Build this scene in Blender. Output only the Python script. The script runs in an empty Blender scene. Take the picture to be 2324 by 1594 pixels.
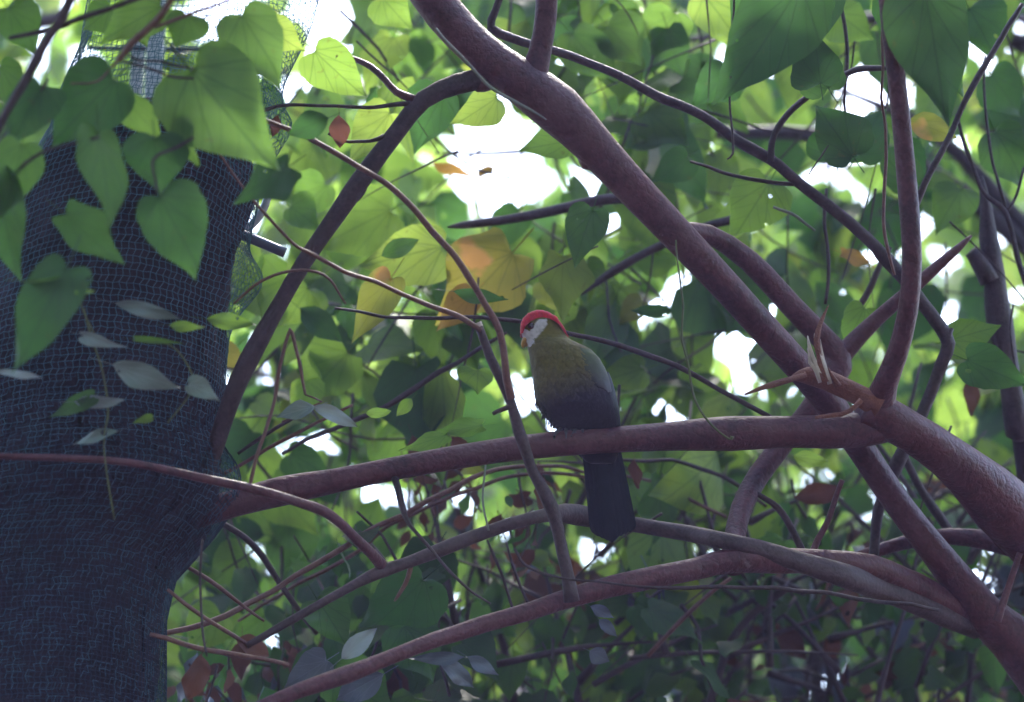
import bpy, math, random
import numpy as np
from mathutils import Vector, Matrix

random.seed(11)
rng = np.random.default_rng(11)
S = bpy.context.scene
COL = S.collection
R = math.radians

# ------------------------------------------------------------------ camera, sky, sun, exposure
PITCH = R(22)
CAM = Vector((0, 0, 1.6))
FWD = Vector((0, math.cos(PITCH), math.sin(PITCH)))
UP = Vector((0, -math.sin(PITCH), math.cos(PITCH)))
RT = Vector((1, 0, 0))
cam = bpy.data.cameras.new('camera')
cam.lens, cam.sensor_width = 100, 36
cam.clip_start, cam.clip_end = 0.1, 2000
cam.dof.use_dof = True
cam.dof.focus_distance = 5.68
cam.dof.aperture_fstop = 1.65
cam.dof.aperture_blades = 0
co = bpy.data.objects.new('camera', cam)
COL.objects.link(co)
co.location = CAM
co.rotation_euler = (math.pi / 2 + PITCH, 0, 0)
S.camera = co

SUN_EL, SUN_AZ = R(58), R(14)            # azimuth measured from +Y (away from the camera) towards +X
w = bpy.data.worlds.new('World')
S.world = w
w.use_nodes = True
nt = w.node_tree
bg = nt.nodes['Background']
sky = nt.nodes.new('ShaderNodeTexSky')
sky.sky_type = 'NISHITA'
sky.sun_disc = False
sky.sun_elevation = SUN_EL
sky.sun_rotation = SUN_AZ
sky.air_density, sky.dust_density, sky.ozone_density = 1.0, 2.0, 2.0
nt.links.new(sky.outputs[0], bg.inputs[0])
bg.inputs[1].default_value = 0.15
sl = bpy.data.lights.new('sun', 'SUN')
sl.energy, sl.angle, sl.color = 1.5, R(12), (1, .95, .88)
so = bpy.data.objects.new('sun', sl)
COL.objects.link(so)
sd = Vector((math.sin(SUN_AZ) * math.cos(SUN_EL), math.cos(SUN_AZ) * math.cos(SUN_EL), math.sin(SUN_EL)))
so.rotation_euler = sd.to_track_quat('Z', 'Y').to_euler()
so.location = (0, 0, 30)
S.view_settings.view_transform = 'Standard'
S.view_settings.look = 'None'
S.view_settings.gamma = 1
S.view_settings.use_curve_mapping = False
S.view_settings.exposure = 3.08
S.cycles.use_denoising = True
S.cycles.max_bounces = 10
S.cycles.diffuse_bounces = 6
S.cycles.glossy_bounces = 3
S.cycles.transmission_bounces = 8
S.cycles.sample_clamp_indirect = 6

KW, KH = 2324.0, 1594.0                     # the photograph's own measure, used to find points in space
def P(x, y, d):
    """A point of the place: seen at (x, y) and d metres along the view."""
    x, y, d = float(x), float(y), float(d)
    return CAM + d * (FWD + ((x - KW / 2) / KW * .36) * RT + ((KH / 2 - y) / KW * .36) * UP)
def PX(d): return d * .36 / KW              # metres per photo unit at d
def proj(p):
    v = Vector(p) - CAM
    d = v.dot(FWD)
    return v.dot(RT) / d / .36 * KW + KW / 2, KH / 2 - v.dot(UP) / d / .36 * KW, d

# ------------------------------------------------------------------ object helpers
def tag(o, label=None, cat=None, group=None, kind=None):
    if label: o['label'] = label
    if cat: o['category'] = cat
    if group: o['group'] = group
    if kind: o['kind'] = kind
    return o
def thing(name, label, cat, loc, group=None):
    o = bpy.data.objects.new(name, None)
    o.empty_display_size = .05
    COL.objects.link(o)
    o.location = loc
    return tag(o, label, cat, group)
def link(name, me, parent=None):
    o = bpy.data.objects.new(name, me)
    COL.objects.link(o)
    if parent is not None:
        o.parent = parent
        base = parent
        off = Vector(parent.location)
        while base.parent: base = base.parent; off = off + Vector(base.location)
        o.location = -off
    return o
def mesh(name, vs, fs, mat, smooth=True):
    me = bpy.data.meshes.new(name)
    me.from_pydata([tuple(v) for v in vs], [], fs)
    if mat: me.materials.append(mat)
    if smooth: me.polygons.foreach_set('use_smooth', [True] * len(me.polygons))
    me.update()
    return me
def obj(name, vs, fs, mat, parent=None, smooth=True):
    return link(name, mesh(name, vs, fs, mat, smooth), parent)

# ------------------------------------------------------------------ materials
def new_mat(name):
    m = bpy.data.materials.new(name)
    m.use_nodes = True
    n = m.node_tree
    n.nodes.clear()
    out = n.nodes.new('ShaderNodeOutputMaterial')
    return m, n, out
def N(n, t, **k):
    x = n.nodes.new(t)
    for a, b in k.items(): setattr(x, a, b)
    return x
def math_node(n, op, a, b=None):
    x = N(n, 'ShaderNodeMath', operation=op)
    for i, v in enumerate((a, b)):
        if v is None: continue
        if isinstance(v, (int, float)): x.inputs[i].default_value = v
        else: n.links.new(v, x.inputs[i])
    return x.outputs[0]
def mixc(n, fac, a, b, mode='MIX'):
    x = N(n, 'ShaderNodeMix', data_type='RGBA', blend_type=mode)
    if isinstance(fac, (int, float)): x.inputs[0].default_value = fac
    else: n.links.new(fac, x.inputs[0])
    for i, v in ((6, a), (7, b)):
        if isinstance(v, tuple): x.inputs[i].default_value = (*v, 1)
        else: n.links.new(v, x.inputs[i])
    return x.outputs[2]
def ramp(n, fac, stops):
    x = N(n, 'ShaderNodeValToRGB')
    els = x.color_ramp.elements
    while len(els) < len(stops): els.new(.5)
    for e, (p, c) in zip(els, stops):
        e.position = p
        e.color = (*c, 1)
    n.links.new(fac, x.inputs[0])
    return x.outputs[0]

def bark(name, dark, light, scale=18, rough=.55, spots=None, bump=.5, spec=.35):
    m, n, out = new_mat(name)
    b = N(n, 'ShaderNodeBsdfPrincipled')
    tc = N(n, 'ShaderNodeNewGeometry')
    no = N(n, 'ShaderNodeTexNoise')
    no.inputs['Scale'].default_value = scale
    no.inputs['Detail'].default_value = 7
    no.inputs['Roughness'].default_value = .65
    n.links.new(tc.outputs['Position'], no.inputs['Vector'])
    c = ramp(n, no.outputs[0], [(.3, dark), (.68, light)])
    n2 = N(n, 'ShaderNodeTexNoise')
    n2.inputs['Scale'].default_value = scale * 7
    n2.inputs['Detail'].default_value = 4
    n.links.new(tc.outputs['Position'], n2.inputs['Vector'])
    c = mixc(n, .25, c, ramp(n, n2.outputs[0], [(.35, tuple(x * .45 for x in dark)), (.65, tuple(min(1, x * 1.35) for x in light))]))
    n6 = N(n, 'ShaderNodeTexNoise')
    n6.inputs['Scale'].default_value = 5
    n6.inputs['Detail'].default_value = 5
    n6.inputs['Roughness'].default_value = .7
    n.links.new(tc.outputs['Position'], n6.inputs['Vector'])
    c = mixc(n, ramp(n, n6.outputs[0], [(.50, (0, 0, 0)), (.62, (.5, .5, .5))]), c, tuple(min(1, .8 * x + .4 * sum(light) / 3) for x in light))
    c = mixc(n, ramp(n, n6.outputs[0], [(.34, (.6, .6, .6)), (.46, (0, 0, 0))]), c, tuple(x * .6 for x in dark))
    if spots:
        v = N(n, 'ShaderNodeTexNoise')
        v.inputs['Scale'].default_value = scale * 2.2
        v.inputs['Detail'].default_value = 3
        n.links.new(tc.outputs['Position'], v.inputs['Vector'])
        f = ramp(n, v.outputs[0], [(.70, (0, 0, 0)), (.78, (.35, .35, .35))])
        c = mixc(n, f, c, spots)
    n.links.new(c, b.inputs['Base Color'])
    b.inputs['Roughness'].default_value = rough
    b.inputs['Specular IOR Level'].default_value = spec
    bp = N(n, 'ShaderNodeBump')
    bp.inputs['Strength'].default_value = bump
    bp.inputs['Distance'].default_value = .006
    n5 = N(n, 'ShaderNodeTexNoise')
    n5.inputs['Scale'].default_value = scale * 2.4
    n5.inputs['Detail'].default_value = 2
    n.links.new(tc.outputs['Position'], n5.inputs['Vector'])
    crack = math_node(n, 'ABSOLUTE', math_node(n, 'SUBTRACT', n5.outputs[0], .5))
    crack = math_node(n, 'MINIMUM', math_node(n, 'MULTIPLY', crack, 14), 1)
    s = math_node(n, 'ADD', math_node(n, 'ADD', no.outputs[0], math_node(n, 'MULTIPLY', n2.outputs[0], .5)), math_node(n, 'MULTIPLY', crack, .13))
    n.links.new(s, bp.inputs['Height'])
    n.links.new(bp.outputs[0], b.inputs['Normal'])
    n.links.new(b.outputs[0], out.inputs[0])
    return m

def leaf_mat(name, cols, trans, spec=.35, rough=.42, tmix=.55, blotch=None, blotch_at=.5, island=False, holes=False):
    """Blade: a thin sheet that reflects, and lets light through; veins and blotches follow its UV."""
    m, n, out = new_mat(name)
    if island: rnd = N(n, 'ShaderNodeNewGeometry').outputs['Random Per Island']
    else: rnd = N(n, 'ShaderNodeObjectInfo').outputs['Random']
    uv = N(n, 'ShaderNodeUVMap', uv_map='blade')
    sx = N(n, 'ShaderNodeSeparateXYZ')
    n.links.new(uv.outputs[0], sx.inputs[0])
    ax = math_node(n, 'ABSOLUTE', sx.outputs[0])
    mid = math_node(n, 'MAXIMUM', 0, math_node(n, 'SUBTRACT', 1, math_node(n, 'DIVIDE', ax, .022)))
    t = math_node(n, 'SUBTRACT', sx.outputs[1], math_node(n, 'MULTIPLY', math_node(n, 'POWER', ax, .8), .85))
    fr = math_node(n, 'FRACT', math_node(n, 'MULTIPLY', t, 4.6))
    lat = math_node(n, 'MULTIPLY', math_node(n, 'MAXIMUM', 0, math_node(n, 'SUBTRACT', 1, math_node(n, 'DIVIDE', math_node(n, 'ABSOLUTE', math_node(n, 'SUBTRACT', fr, .5)), .07))), .6)
    ang = math_node(n, 'ARCTAN2', ax, math_node(n, 'ADD', sx.outputs[1], .015))
    rr_ = math_node(n, 'SQRT', math_node(n, 'ADD', math_node(n, 'MULTIPLY', ax, ax), math_node(n, 'MULTIPLY', sx.outputs[1], sx.outputs[1])))
    vein = math_node(n, 'MAXIMUM', mid, lat)
    for a0 in (.48, 1.08):
        dv = math_node(n, 'MULTIPLY', math_node(n, 'ABSOLUTE', math_node(n, 'SUBTRACT', ang, a0)), rr_)
        vein = math_node(n, 'MAXIMUM', vein, math_node(n, 'MAXIMUM', 0, math_node(n, 'SUBTRACT', 1, math_node(n, 'DIVIDE', dv, .013))))
    geo = N(n, 'ShaderNodeNewGeometry')
    no = N(n, 'ShaderNodeTexNoise')
    no.inputs['Scale'].default_value = 22
    no.inputs['Detail'].default_value = 4
    n.links.new(geo.outputs['Position'], no.inputs['Vector'])
    tw = math_node(n, 'MULTIPLY', math_node(n, 'ADD', rnd, math_node(n, 'MULTIPLY', math_node(n, 'SUBTRACT', no.outputs[0], .5), .5)), 1.0)
    cd = ramp(n, tw, [(0, cols[0]), (.55, cols[1]), (1, cols[2])])
    ct = ramp(n, tw, [(0, trans[0]), (.55, trans[1]), (1, trans[2])])
    cd = mixc(n, math_node(n, 'MULTIPLY', vein, .35), cd, tuple(min(1, c * 1.9 + .02) for c in cols[1]))
    ct = mixc(n, math_node(n, 'MULTIPLY', vein, .7), ct, tuple(c * .42 for c in trans[0]))
    if blotch:
        n3 = N(n, 'ShaderNodeTexNoise')
        n3.inputs['Scale'].default_value = 9
        n3.inputs['Detail'].default_value = 3
        n.links.new(geo.outputs['Position'], n3.inputs['Vector'])
        f = ramp(n, n3.outputs[0], [(blotch_at, (0, 0, 0)), (blotch_at + .07, (1, 1, 1))])
        cd = mixc(n, f, cd, tuple(c * .8 for c in blotch))
        ct = mixc(n, f, ct, blotch)
    else:
        n3 = N(n, 'ShaderNodeTexNoise')
        n3.inputs['Scale'].default_value = 60
        n.links.new(geo.outputs['Position'], n3.inputs['Vector'])
        f = ramp(n, n3.outputs[0], [(.68, (0, 0, 0)), (.76, (.5, .5, .5))])
        ct = mixc(n, f, ct, (.16, .12, .03))
    n4 = N(n, 'ShaderNodeTexNoise')
    n4.inputs['Scale'].default_value = 7
    n4.inputs['Detail'].default_value = 3
    n.links.new(geo.outputs['Position'], n4.inputs['Vector'])
    pt = ramp(n, n4.outputs[0], [(.35, (.62, .66, .6)), (.65, (1.0, 1.0, 1.0))])
    cd, ct = mixc(n, .8, cd, pt, 'MULTIPLY'), mixc(n, .8, ct, pt, 'MULTIPLY')
    b = N(n, 'ShaderNodeBsdfPrincipled')
    b.inputs['Roughness'].default_value = rough
    b.inputs['Specular IOR Level'].default_value = spec
    n.links.new(cd, b.inputs['Base Color'])
    bp = N(n, 'ShaderNodeBump')
    bp.inputs['Strength'].default_value = .35
    bp.inputs['Distance'].default_value = .002
    n.links.new(math_node(n, 'SUBTRACT', no.outputs[0], vein), bp.inputs['Height'])
    n.links.new(bp.outputs[0], b.inputs['Normal'])
    tr = N(n, 'ShaderNodeBsdfTranslucent')
    n.links.new(ct, tr.inputs['Color'])
    mx = N(n, 'ShaderNodeMixShader')
    mx.inputs[0].default_value = tmix
    n.links.new(b.outputs[0], mx.inputs[1])
    n.links.new(tr.outputs[0], mx.inputs[2])
    if holes:
        nh = N(n, 'ShaderNodeTexNoise')
        nh.inputs['Scale'].default_value = 26
        nh.inputs['Detail'].default_value = 1
        n.links.new(geo.outputs['Position'], nh.inputs['Vector'])
        hm = N(n, 'ShaderNodeMixShader')
        n.links.new(math_node(n, 'GREATER_THAN', nh.outputs[0], .765), hm.inputs[0])
        n.links.new(mx.outputs[0], hm.inputs[1])
        n.links.new(N(n, 'ShaderNodeBsdfTransparent').outputs[0], hm.inputs[2])
        mx = hm
    n.links.new(mx.outputs[0], out.inputs[0])
    return m

def plain(name, c, rough=.5, spec=.4, metal=0, var=.25, scale=30):
    m, n, out = new_mat(name)
    b = N(n, 'ShaderNodeBsdfPrincipled')
    g = N(n, 'ShaderNodeNewGeometry')
    no = N(n, 'ShaderNodeTexNoise')
    no.inputs['Scale'].default_value = scale
    no.inputs['Detail'].default_value = 5
    n.links.new(g.outputs['Position'], no.inputs['Vector'])
    n.links.new(ramp(n, no.outputs[0], [(.3, tuple(x * (1 - var) for x in c)), (.7, tuple(min(1, x * (1 + var)) for x in c))]), b.inputs['Base Color'])
    b.inputs['Roughness'].default_value = rough
    b.inputs['Specular IOR Level'].default_value = spec
    b.inputs['Metallic'].default_value = metal
    n.links.new(b.outputs[0], out.inputs[0])
    return m
def attr_mat(name, rough=.6, spec=.3, sheen=0, scale=120):
    m, n, out = new_mat(name)
    b = N(n, 'ShaderNodeBsdfPrincipled')
    a = N(n, 'ShaderNodeAttribute', attribute_name='tint')
    g = N(n, 'ShaderNodeNewGeometry')
    no = N(n, 'ShaderNodeTexNoise')
    no.inputs['Scale'].default_value = scale
    no.inputs['Detail'].default_value = 4
    n.links.new(g.outputs['Position'], no.inputs['Vector'])
    c = mixc(n, .8, a.outputs['Color'], ramp(n, no.outputs[0], [(.3, (.55, .55, .55)), (.7, (1.0, 1.0, 1.0))]), 'MULTIPLY')
    n.links.new(c, b.inputs['Base Color'])
    b.inputs['Roughness'].default_value = rough
    b.inputs['Specular IOR Level'].default_value = spec
    b.inputs['Sheen Weight'].default_value = sheen
    bp = N(n, 'ShaderNodeBump')
    bp.inputs['Strength'].default_value = .5
    bp.inputs['Distance'].default_value = .002
    n.links.new(no.outputs[0], bp.inputs['Height'])
    n.links.new(bp.outputs[0], b.inputs['Normal'])
    n.links.new(b.outputs[0], out.inputs[0])
    return m

M_red = bark('red_bark', (.040, .010, .018), (.115, .034, .046), 16, .5, (.26, .20, .21), .7)
M_dark = bark('dark_bark', (.022, .013, .018), (.065, .036, .042), 22, .6, None, .5)
M_grey = bark('grey_bark', (.034, .018, .024), (.088, .052, .062), 22, .6, None, .4)
M_vine = bark('vine_bark', (.085, .03, .03), (.17, .075, .06), 40, .55, None, .3)
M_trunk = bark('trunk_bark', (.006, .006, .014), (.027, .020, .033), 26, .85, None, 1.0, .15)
M_wood = plain('split_wood', (.50, .40, .36), .7, .2, 0, .25, 60)
M_torn = bark('torn_bark', (.11, .032, .026), (.24, .085, .06), 45, .7, None, .8)
M_net = plain('net_plastic', (.045, .135, .19), .4, .4, 0, .25, 25)
M_net_shaded = plain('shaded_net_plastic', (.018, .042, .078), .5, .25, 0, .35, 12)  # dim light on the lower trunk put into a darker strand colour
M_pipe = plain('pale_pipe', (.46, .48, .55), .3, .5, .3, .12, 20)
M_pipe2 = plain('dark_pipe', (.06, .065, .10), .3, .5, .2, .15, 20)
M_post = plain('painted_post', (.50, .52, .58), .5, .4, 0, .12, 12)
M_string = plain('pale_vine', (.17, .175, .165), .6, .3, 0, .2, 50)
M_green = plain('green_stem', (.09, .10, .04), .55, .3, 0, .25, 40)
M_soil = plain('soil', (.05, .035, .025), .95, .1, 0, .5, 3)

def both(name, *a, **k):
    return leaf_mat(name, *a, holes=True, **k), leaf_mat(name + '_mass', *a, island=True, **k)
LM = {
 'lime': both('leaf_lime', [(.05, .10, .022), (.07, .135, .028), (.10, .16, .032)], [(.26, .44, .065), (.35, .54, .08), (.45, .60, .10)]),
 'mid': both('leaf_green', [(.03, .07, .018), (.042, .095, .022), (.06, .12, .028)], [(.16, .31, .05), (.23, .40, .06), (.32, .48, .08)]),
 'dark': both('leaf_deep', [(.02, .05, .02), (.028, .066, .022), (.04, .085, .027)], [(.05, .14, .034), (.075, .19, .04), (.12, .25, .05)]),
 'muted': both('leaf_muted', [(.03, .07, .02), (.04, .09, .024), (.055, .11, .028)], [(.09, .20, .042), (.12, .25, .048), (.155, .29, .056)]),  # duller green for the upper-left leaves, their shade put into the colour
 'old': both('leaf_shaded', [(.02, .045, .02), (.026, .055, .022), (.034, .07, .026)], [(.03, .085, .026), (.045, .115, .03), (.06, .14, .036)]),  # darkest green copy, shade of the layered canopy put into the colour
 'yellow': both('leaf_yellowing', [(.13, .14, .03), (.18, .165, .035), (.22, .17, .035)], [(.32, .36, .06), (.40, .38, .065), (.46, .36, .06)], blotch=(.66, .34, .11), blotch_at=.585),
 'ygreen': both('leaf_paling', [(.09, .13, .03), (.12, .15, .032), (.15, .16, .035)], [(.26, .36, .06), (.32, .40, .065), (.38, .42, .07)]),
 'orange': both('leaf_orange', [(.28, .14, .03), (.34, .18, .04), (.36, .21, .05)], [(.60, .32, .07), (.66, .38, .09), (.66, .42, .12)]),
 'silver': both('leaf_glare_pale', [(.10, .14, .12), (.22, .25, .27), (.34, .36, .42)], [(.08, .12, .10), (.10, .14, .12), (.12, .16, .12)], spec=.6, rough=.35, tmix=.2),  # sky glare on the blades put into a pale base colour
 'blue': both('leaf_bluish', [(.09, .10, .16), (.12, .13, .20), (.15, .16, .23)], [(.03, .06, .06), (.04, .07, .07), (.05, .08, .08)], spec=.5, rough=.4, tmix=.2),
 'brown': both('leaf_dead', [(.09, .04, .035), (.12, .055, .045), (.16, .085, .07)], [(.12, .05, .035), (.15, .06, .04), (.18, .08, .055)], rough=.8, spec=.15, tmix=.35),
}

# ------------------------------------------------------------------ tubes
def catmull(pts, step):
    pts = [np.array(p, float) for p in pts]
    if len(pts) == 2: ext = [2 * pts[0] - pts[1], *pts, 2 * pts[1] - pts[0]]
    else: ext = [2 * pts[0] - pts[1], *pts, 2 * pts[-1] - pts[-2]]
    out = []
    for i in range(1, len(ext) - 2):
        p0, p1, p2, p3 = ext[i - 1:i + 3]
        k = max(2, int(np.linalg.norm((p2 - p1)[:3]) / step))
        for j in range(k):
            t = j / k
            out.append(.5 * (2 * p1 + (p2 - p0) * t + (2 * p0 - 5 * p1 + 4 * p2 - p3) * t * t + (3 * p1 - p0 - 3 * p2 + p3) * t ** 3))
    out.append(ext[-2])
    return np.array(out)
def tube_data(pts4, sides=8, step=.03, lump=.04, wob=.0, knots=0.0, seed=None):
    """pts4: (x, y, z, radius). Returns verts, faces of one closed tapering tube with uneven bark."""
    r = np.random.default_rng(seed if seed is not None else random.randrange(10 ** 6))
    c = catmull(pts4, step)
    n = len(c)
    if wob:
        k = max(3, n // 4)
        for a in range(3):
            c[:, a] += np.interp(np.arange(n), np.linspace(0, n - 1, k), r.normal(0, wob, k)) * np.minimum(1, np.minimum(np.arange(n), np.arange(n)[::-1]) / 3)
    rad = np.maximum(c[:, 3], .0004)
    k = max(3, n // 3)
    rad = rad * (1 + np.interp(np.arange(n), np.linspace(0, n - 1, k), r.normal(0, lump, k)))
    if knots:
        for _ in range(int(knots)):
            q = r.uniform(.05, .95) * n
            rad = rad * (1 + .20 * np.exp(-((np.arange(n) - q) / 1.5) ** 2))
    tan = np.gradient(c[:, :3], axis=0)
    tan /= np.linalg.norm(tan, axis=1)[:, None] + 1e-9
    u = np.cross(tan[0], [.3, .5, .81])
    vs, fs = [], []
    ph = r.uniform(0, 6.28)
    for i in range(n):
        u = u - tan[i] * u.dot(tan[i])
        u /= np.linalg.norm(u) + 1e-9
        v = np.cross(tan[i], u)
        a = np.linspace(0, 2 * np.pi, sides, endpoint=False)
        rr = rad[i] * (1 + lump * .7 * np.sin(2 * a + ph + i * .11) + lump * .4 * np.sin(3 * a - i * .23 + ph))
        for q, s in zip(a, rr): vs.append(c[i, :3] + s * (u * math.cos(q) + v * math.sin(q)))
        if i:
            o = (i - 1) * sides
            for q in range(sides): fs.append((o + q, o + (q + 1) % sides, o + sides + (q + 1) % sides, o + sides + q))
    fs.append(tuple(range(sides))[::-1])
    fs.append(tuple(range((n - 1) * sides, n * sides)))
    return vs, fs
def path(pts, d, w=None):
    """pts: (x, y, width) or (x, y, width, d) in photo measure -> (X, Y, Z, radius)"""
    out = []
    for i, p in enumerate(pts):
        dd = p[3] if len(p) > 3 else (d if not isinstance(d, tuple) else d[0] + (d[1] - d[0]) * i / max(1, len(pts) - 1))
        q = P(p[0], p[1], dd)
        out.append((q.x, q.y, q.z, p[2] * PX(dd) / 2))
    return out
def limb(name, pts, d, mat, parent=None, sides=None, lump=.05, wob=.002, knots=0, extra=None):
    p4 = path(pts, d)
    if extra: p4 = p4 + extra
    rmax = max(p[3] for p in p4)
    s = sides or (18 if rmax > .02 else 10 if rmax > .007 else 6)
    vs, fs = tube_data(p4, s, max(.012, min(.05, rmax * 1.4)), lump, wob, knots)
    return obj(name, vs, fs, mat, parent)

# ------------------------------------------------------------------ leaves
HEART = [(.012, 0), (.13, -.075), (.27, -.10), (.395, -.04), (.47, .07), (.5, .19), (.485, .32), (.43, .45), (.35, .57), (.255, .68), (.16, .78), (.085, .87), (.035, .945), (.004, 1)]
def leaf_template(kind, rows, cols, seed, jag=.10):
    """Unit blade: stalk end at the origin, tip at +Y, full width 1."""
    r = np.random.default_rng(seed)
    ts = np.linspace(0, 1, rows)
    vs, uvs, fs = [], [], []
    amp, ph = r.uniform(.03, .085), r.uniform(0, 6)
    for i, t in enumerate(ts):
        if kind in ('heart', 'lobed'):
            k_ = t * (len(HEART) - 1)
            i0 = min(int(k_), len(HEART) - 2)
            X, Y = (HEART[i0][q] + (HEART[i0 + 1][q] - HEART[i0][q]) * (k_ - i0) for q in (0, 1))
            if kind == 'lobed': X *= 1 + .17 * math.cos(t * 15 - 1.2)
            jl, jr = 1 + r.uniform(-jag, jag), 1 + r.uniform(-jag, jag)
            if i == 0: asy, bend = r.uniform(.82, 1.2), r.uniform(-.16, .16)
            fold = .16 + .10 * math.sin(ph * 3)
            ym = max(0, (t - .06) / .94) ** 1.1
            for j in range(cols):
                u = -1 + 2 * j / (cols - 1)
                x = X * u * (jl * asy if u < 0 else jr / asy) + bend * ym * ym
                y = ym + (Y - ym) * abs(u) ** 1.3
                z = fold * abs(x) - .20 * (y - .3) ** 2 + amp * math.sin(8 * y + ph + 2.4 * u) * abs(u) + r.normal(0, .004)
                vs.append((x, y, z))
                uvs.append((x, y))
            continue
        if kind == 'heart': wv = (math.sin(math.pi * min(1, t * .93 + .07) ** .62)) ** .85 * (1 - .25 * t)
        elif kind == 'lobed': wv = (math.sin(math.pi * min(1, t * .92 + .08) ** .7)) ** .8 * (1 + .15 * math.cos(t * 13.5 + .4))
        elif kind == 'ovate': wv = math.sin(math.pi * t ** .8) ** 1.0
        elif kind == 'lance': wv = math.sin(math.pi * t ** .85) ** 1.3
        else: wv = math.sin(math.pi * t ** .7) ** .7
        wv = max(wv, .012)
        jl, jr = 1 + r.uniform(-jag, jag), 1 + r.uniform(-jag, jag)
        for j in range(cols):
            u = -1 + 2 * j / (cols - 1)
            x = .5 * wv * u * (jl if u < 0 else jr)
            y = t
            if kind in ('heart', 'lobed'): y -= .17 * (abs(u) ** 1.3) * (1 - t) ** 2.2 - (.0 if t > .01 else 0)
            z = .13 * abs(x) - .22 * (t - .3) ** 2 + amp * math.sin(9 * t + ph + 2.4 * u) * abs(u)
            vs.append((x, y, z))
            uvs.append((x, y))
    for i in range(rows - 1):
        for j in range(cols - 1):
            a = i * cols + j
            fs.append((a, a + 1, a + cols + 1, a + cols))
    # stalk: a thin three-sided spike running back from the blade
    b = len(vs)
    L = .32
    for y, s in ((.0, .012), (-L, .012)):
        zz = -.0198 if y == 0 else .05
        for q in range(3):
            vs.append((s * math.cos(q * 2.1), y, zz + s * math.sin(q * 2.1)))
            uvs.append((.01, .5))
    for q in range(3): fs.append((b + q, b + (q + 1) % 3, b + 3 + (q + 1) % 3, b + 3 + q))
    return np.array(vs), fs, np.array(uvs)
SHAPES = {
 'heart': [leaf_template('heart', 10, 5, s) for s in range(4)],
 'lobed': [leaf_template('lobed', 11, 5, s) for s in (7, 8)],
 'ovate': [leaf_template('ovate', 8, 5, s) for s in (4, 5, 6)],
 'lance': [leaf_template('lance', 8, 3, s) for s in (9, 10)],
}
HERO = {
 'heart': [leaf_template('heart', 17, 7, s, .045) for s in range(8)],
 'lobed': [leaf_template('lobed', 21, 7, s, .05) for s in (7, 8)],
 'ovate': [leaf_template('ovate', 15, 7, s, .025) for s in (4, 5, 6)],
 'lance': [leaf_template('lance', 13, 5, s, .02) for s in (9, 10)],
}
SMALL = {'heart': [leaf_template('heart', 8, 3, s) for s in range(4)], 'ovate': [leaf_template('ovate', 6, 3, s) for s in (4, 5)],
         'lance': [leaf_template('lance', 5, 3, s) for s in (9, 10)], 'lobed': [leaf_template('lobed', 8, 3, 7)]}
_lm = {}
def set_uv(me, uvs):
    l = me.uv_layers.new(name='blade')
    idx = np.empty(len(me.loops), dtype=np.int32)
    me.loops.foreach_get('vertex_index', idx)
    l.data.foreach_set('uv', uvs[idx].astype(np.float32).ravel())
def leaf_mesh(shape, k, col, hero=False):
    key = (shape, k, col, hero)
    if key not in _lm:
        v, f, uv = (HERO if hero else SHAPES)[shape][k]
        me = mesh('leaf', v, f, LM[col][0])
        set_uv(me, uv)
        _lm[key] = me
    return _lm[key]
def leaf_frame(b, t, roll, width):
    b, t = Vector(b), Vector(t)
    Y = t - b
    L = Y.length
    Y.normalize()
    toc = (CAM - b).normalized()
    Z = (toc - Y * toc.dot(Y))
    if Z.length < 1e-4: Z = Vector((0, 0, 1))
    Z.normalize()
    Z = Matrix.Rotation(roll, 3, Y) @ Z
    X = Y.cross(Z)
    m = Matrix.Identity(4)
    for i in range(3):
        m[i][0], m[i][1], m[i][2], m[i][3] = X[i] * width, Y[i] * L, Z[i] * .5 * (L + width), b[i]
    return m
def put_leaf(parent, m, col, shape='heart', label=None, hero=False):
    ks = (HERO if hero else SHAPES)[shape]
    o = bpy.data.objects.new('leaf', leaf_mesh(shape, random.randrange(len(ks)), col, hero))
    COL.objects.link(o)
    o.parent = parent
    o.matrix_local = Matrix.Translation(-Vector(parent.location)) @ m
    if label: o['label'] = label
    return o
def traced(parent, bx, by, tx, ty, wpx, d, col='mid', shape='heart', roll=None, dd=None, label=None):
    L = math.hypot(tx - bx, ty - by) * PX(d)
    dd = random.uniform(-.45, .45) * L if dd is None else dd
    m = leaf_frame(P(bx, by, d), P(tx, ty, d + dd), R(random.uniform(-22, 22)) if roll is None else R(roll), wpx * PX(d))
    return put_leaf(parent, m, col, shape, label, True)

class Mass:
    """Many small leaves joined as one mesh, one material slot for each colour."""
    def __init__(s): s.v, s.f, s.uv, s.m, s.n, s.cols = [], [], [], [], 0, []
    def add(s, m, col, shape):
        v, f, uv = random.choice(SMALL[shape])
        a = np.array(m)
        s.v.append(v @ a[:3, :3].T + a[:3, 3])
        s.uv.append(uv)
        if col not in s.cols: s.cols.append(col)
        k = s.cols.index(col)
        for q in f:
            s.f.append(tuple(i + s.n for i in q))
            s.m.append(k)
        s.n += len(v)
    def build(s, name, parent=None):
        if not s.v: return None
        me = bpy.data.meshes.new(name)
        me.from_pydata(np.concatenate(s.v).tolist(), [], s.f)
        for c in s.cols: me.materials.append(LM[c][1])
        me.polygons.foreach_set('material_index', s.m)
        me.polygons.foreach_set('use_smooth', [True] * len(s.f))
        set_uv(me, np.concatenate(s.uv))
        me.update()
        return tag(link(name, me, parent), kind='stuff')

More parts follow.
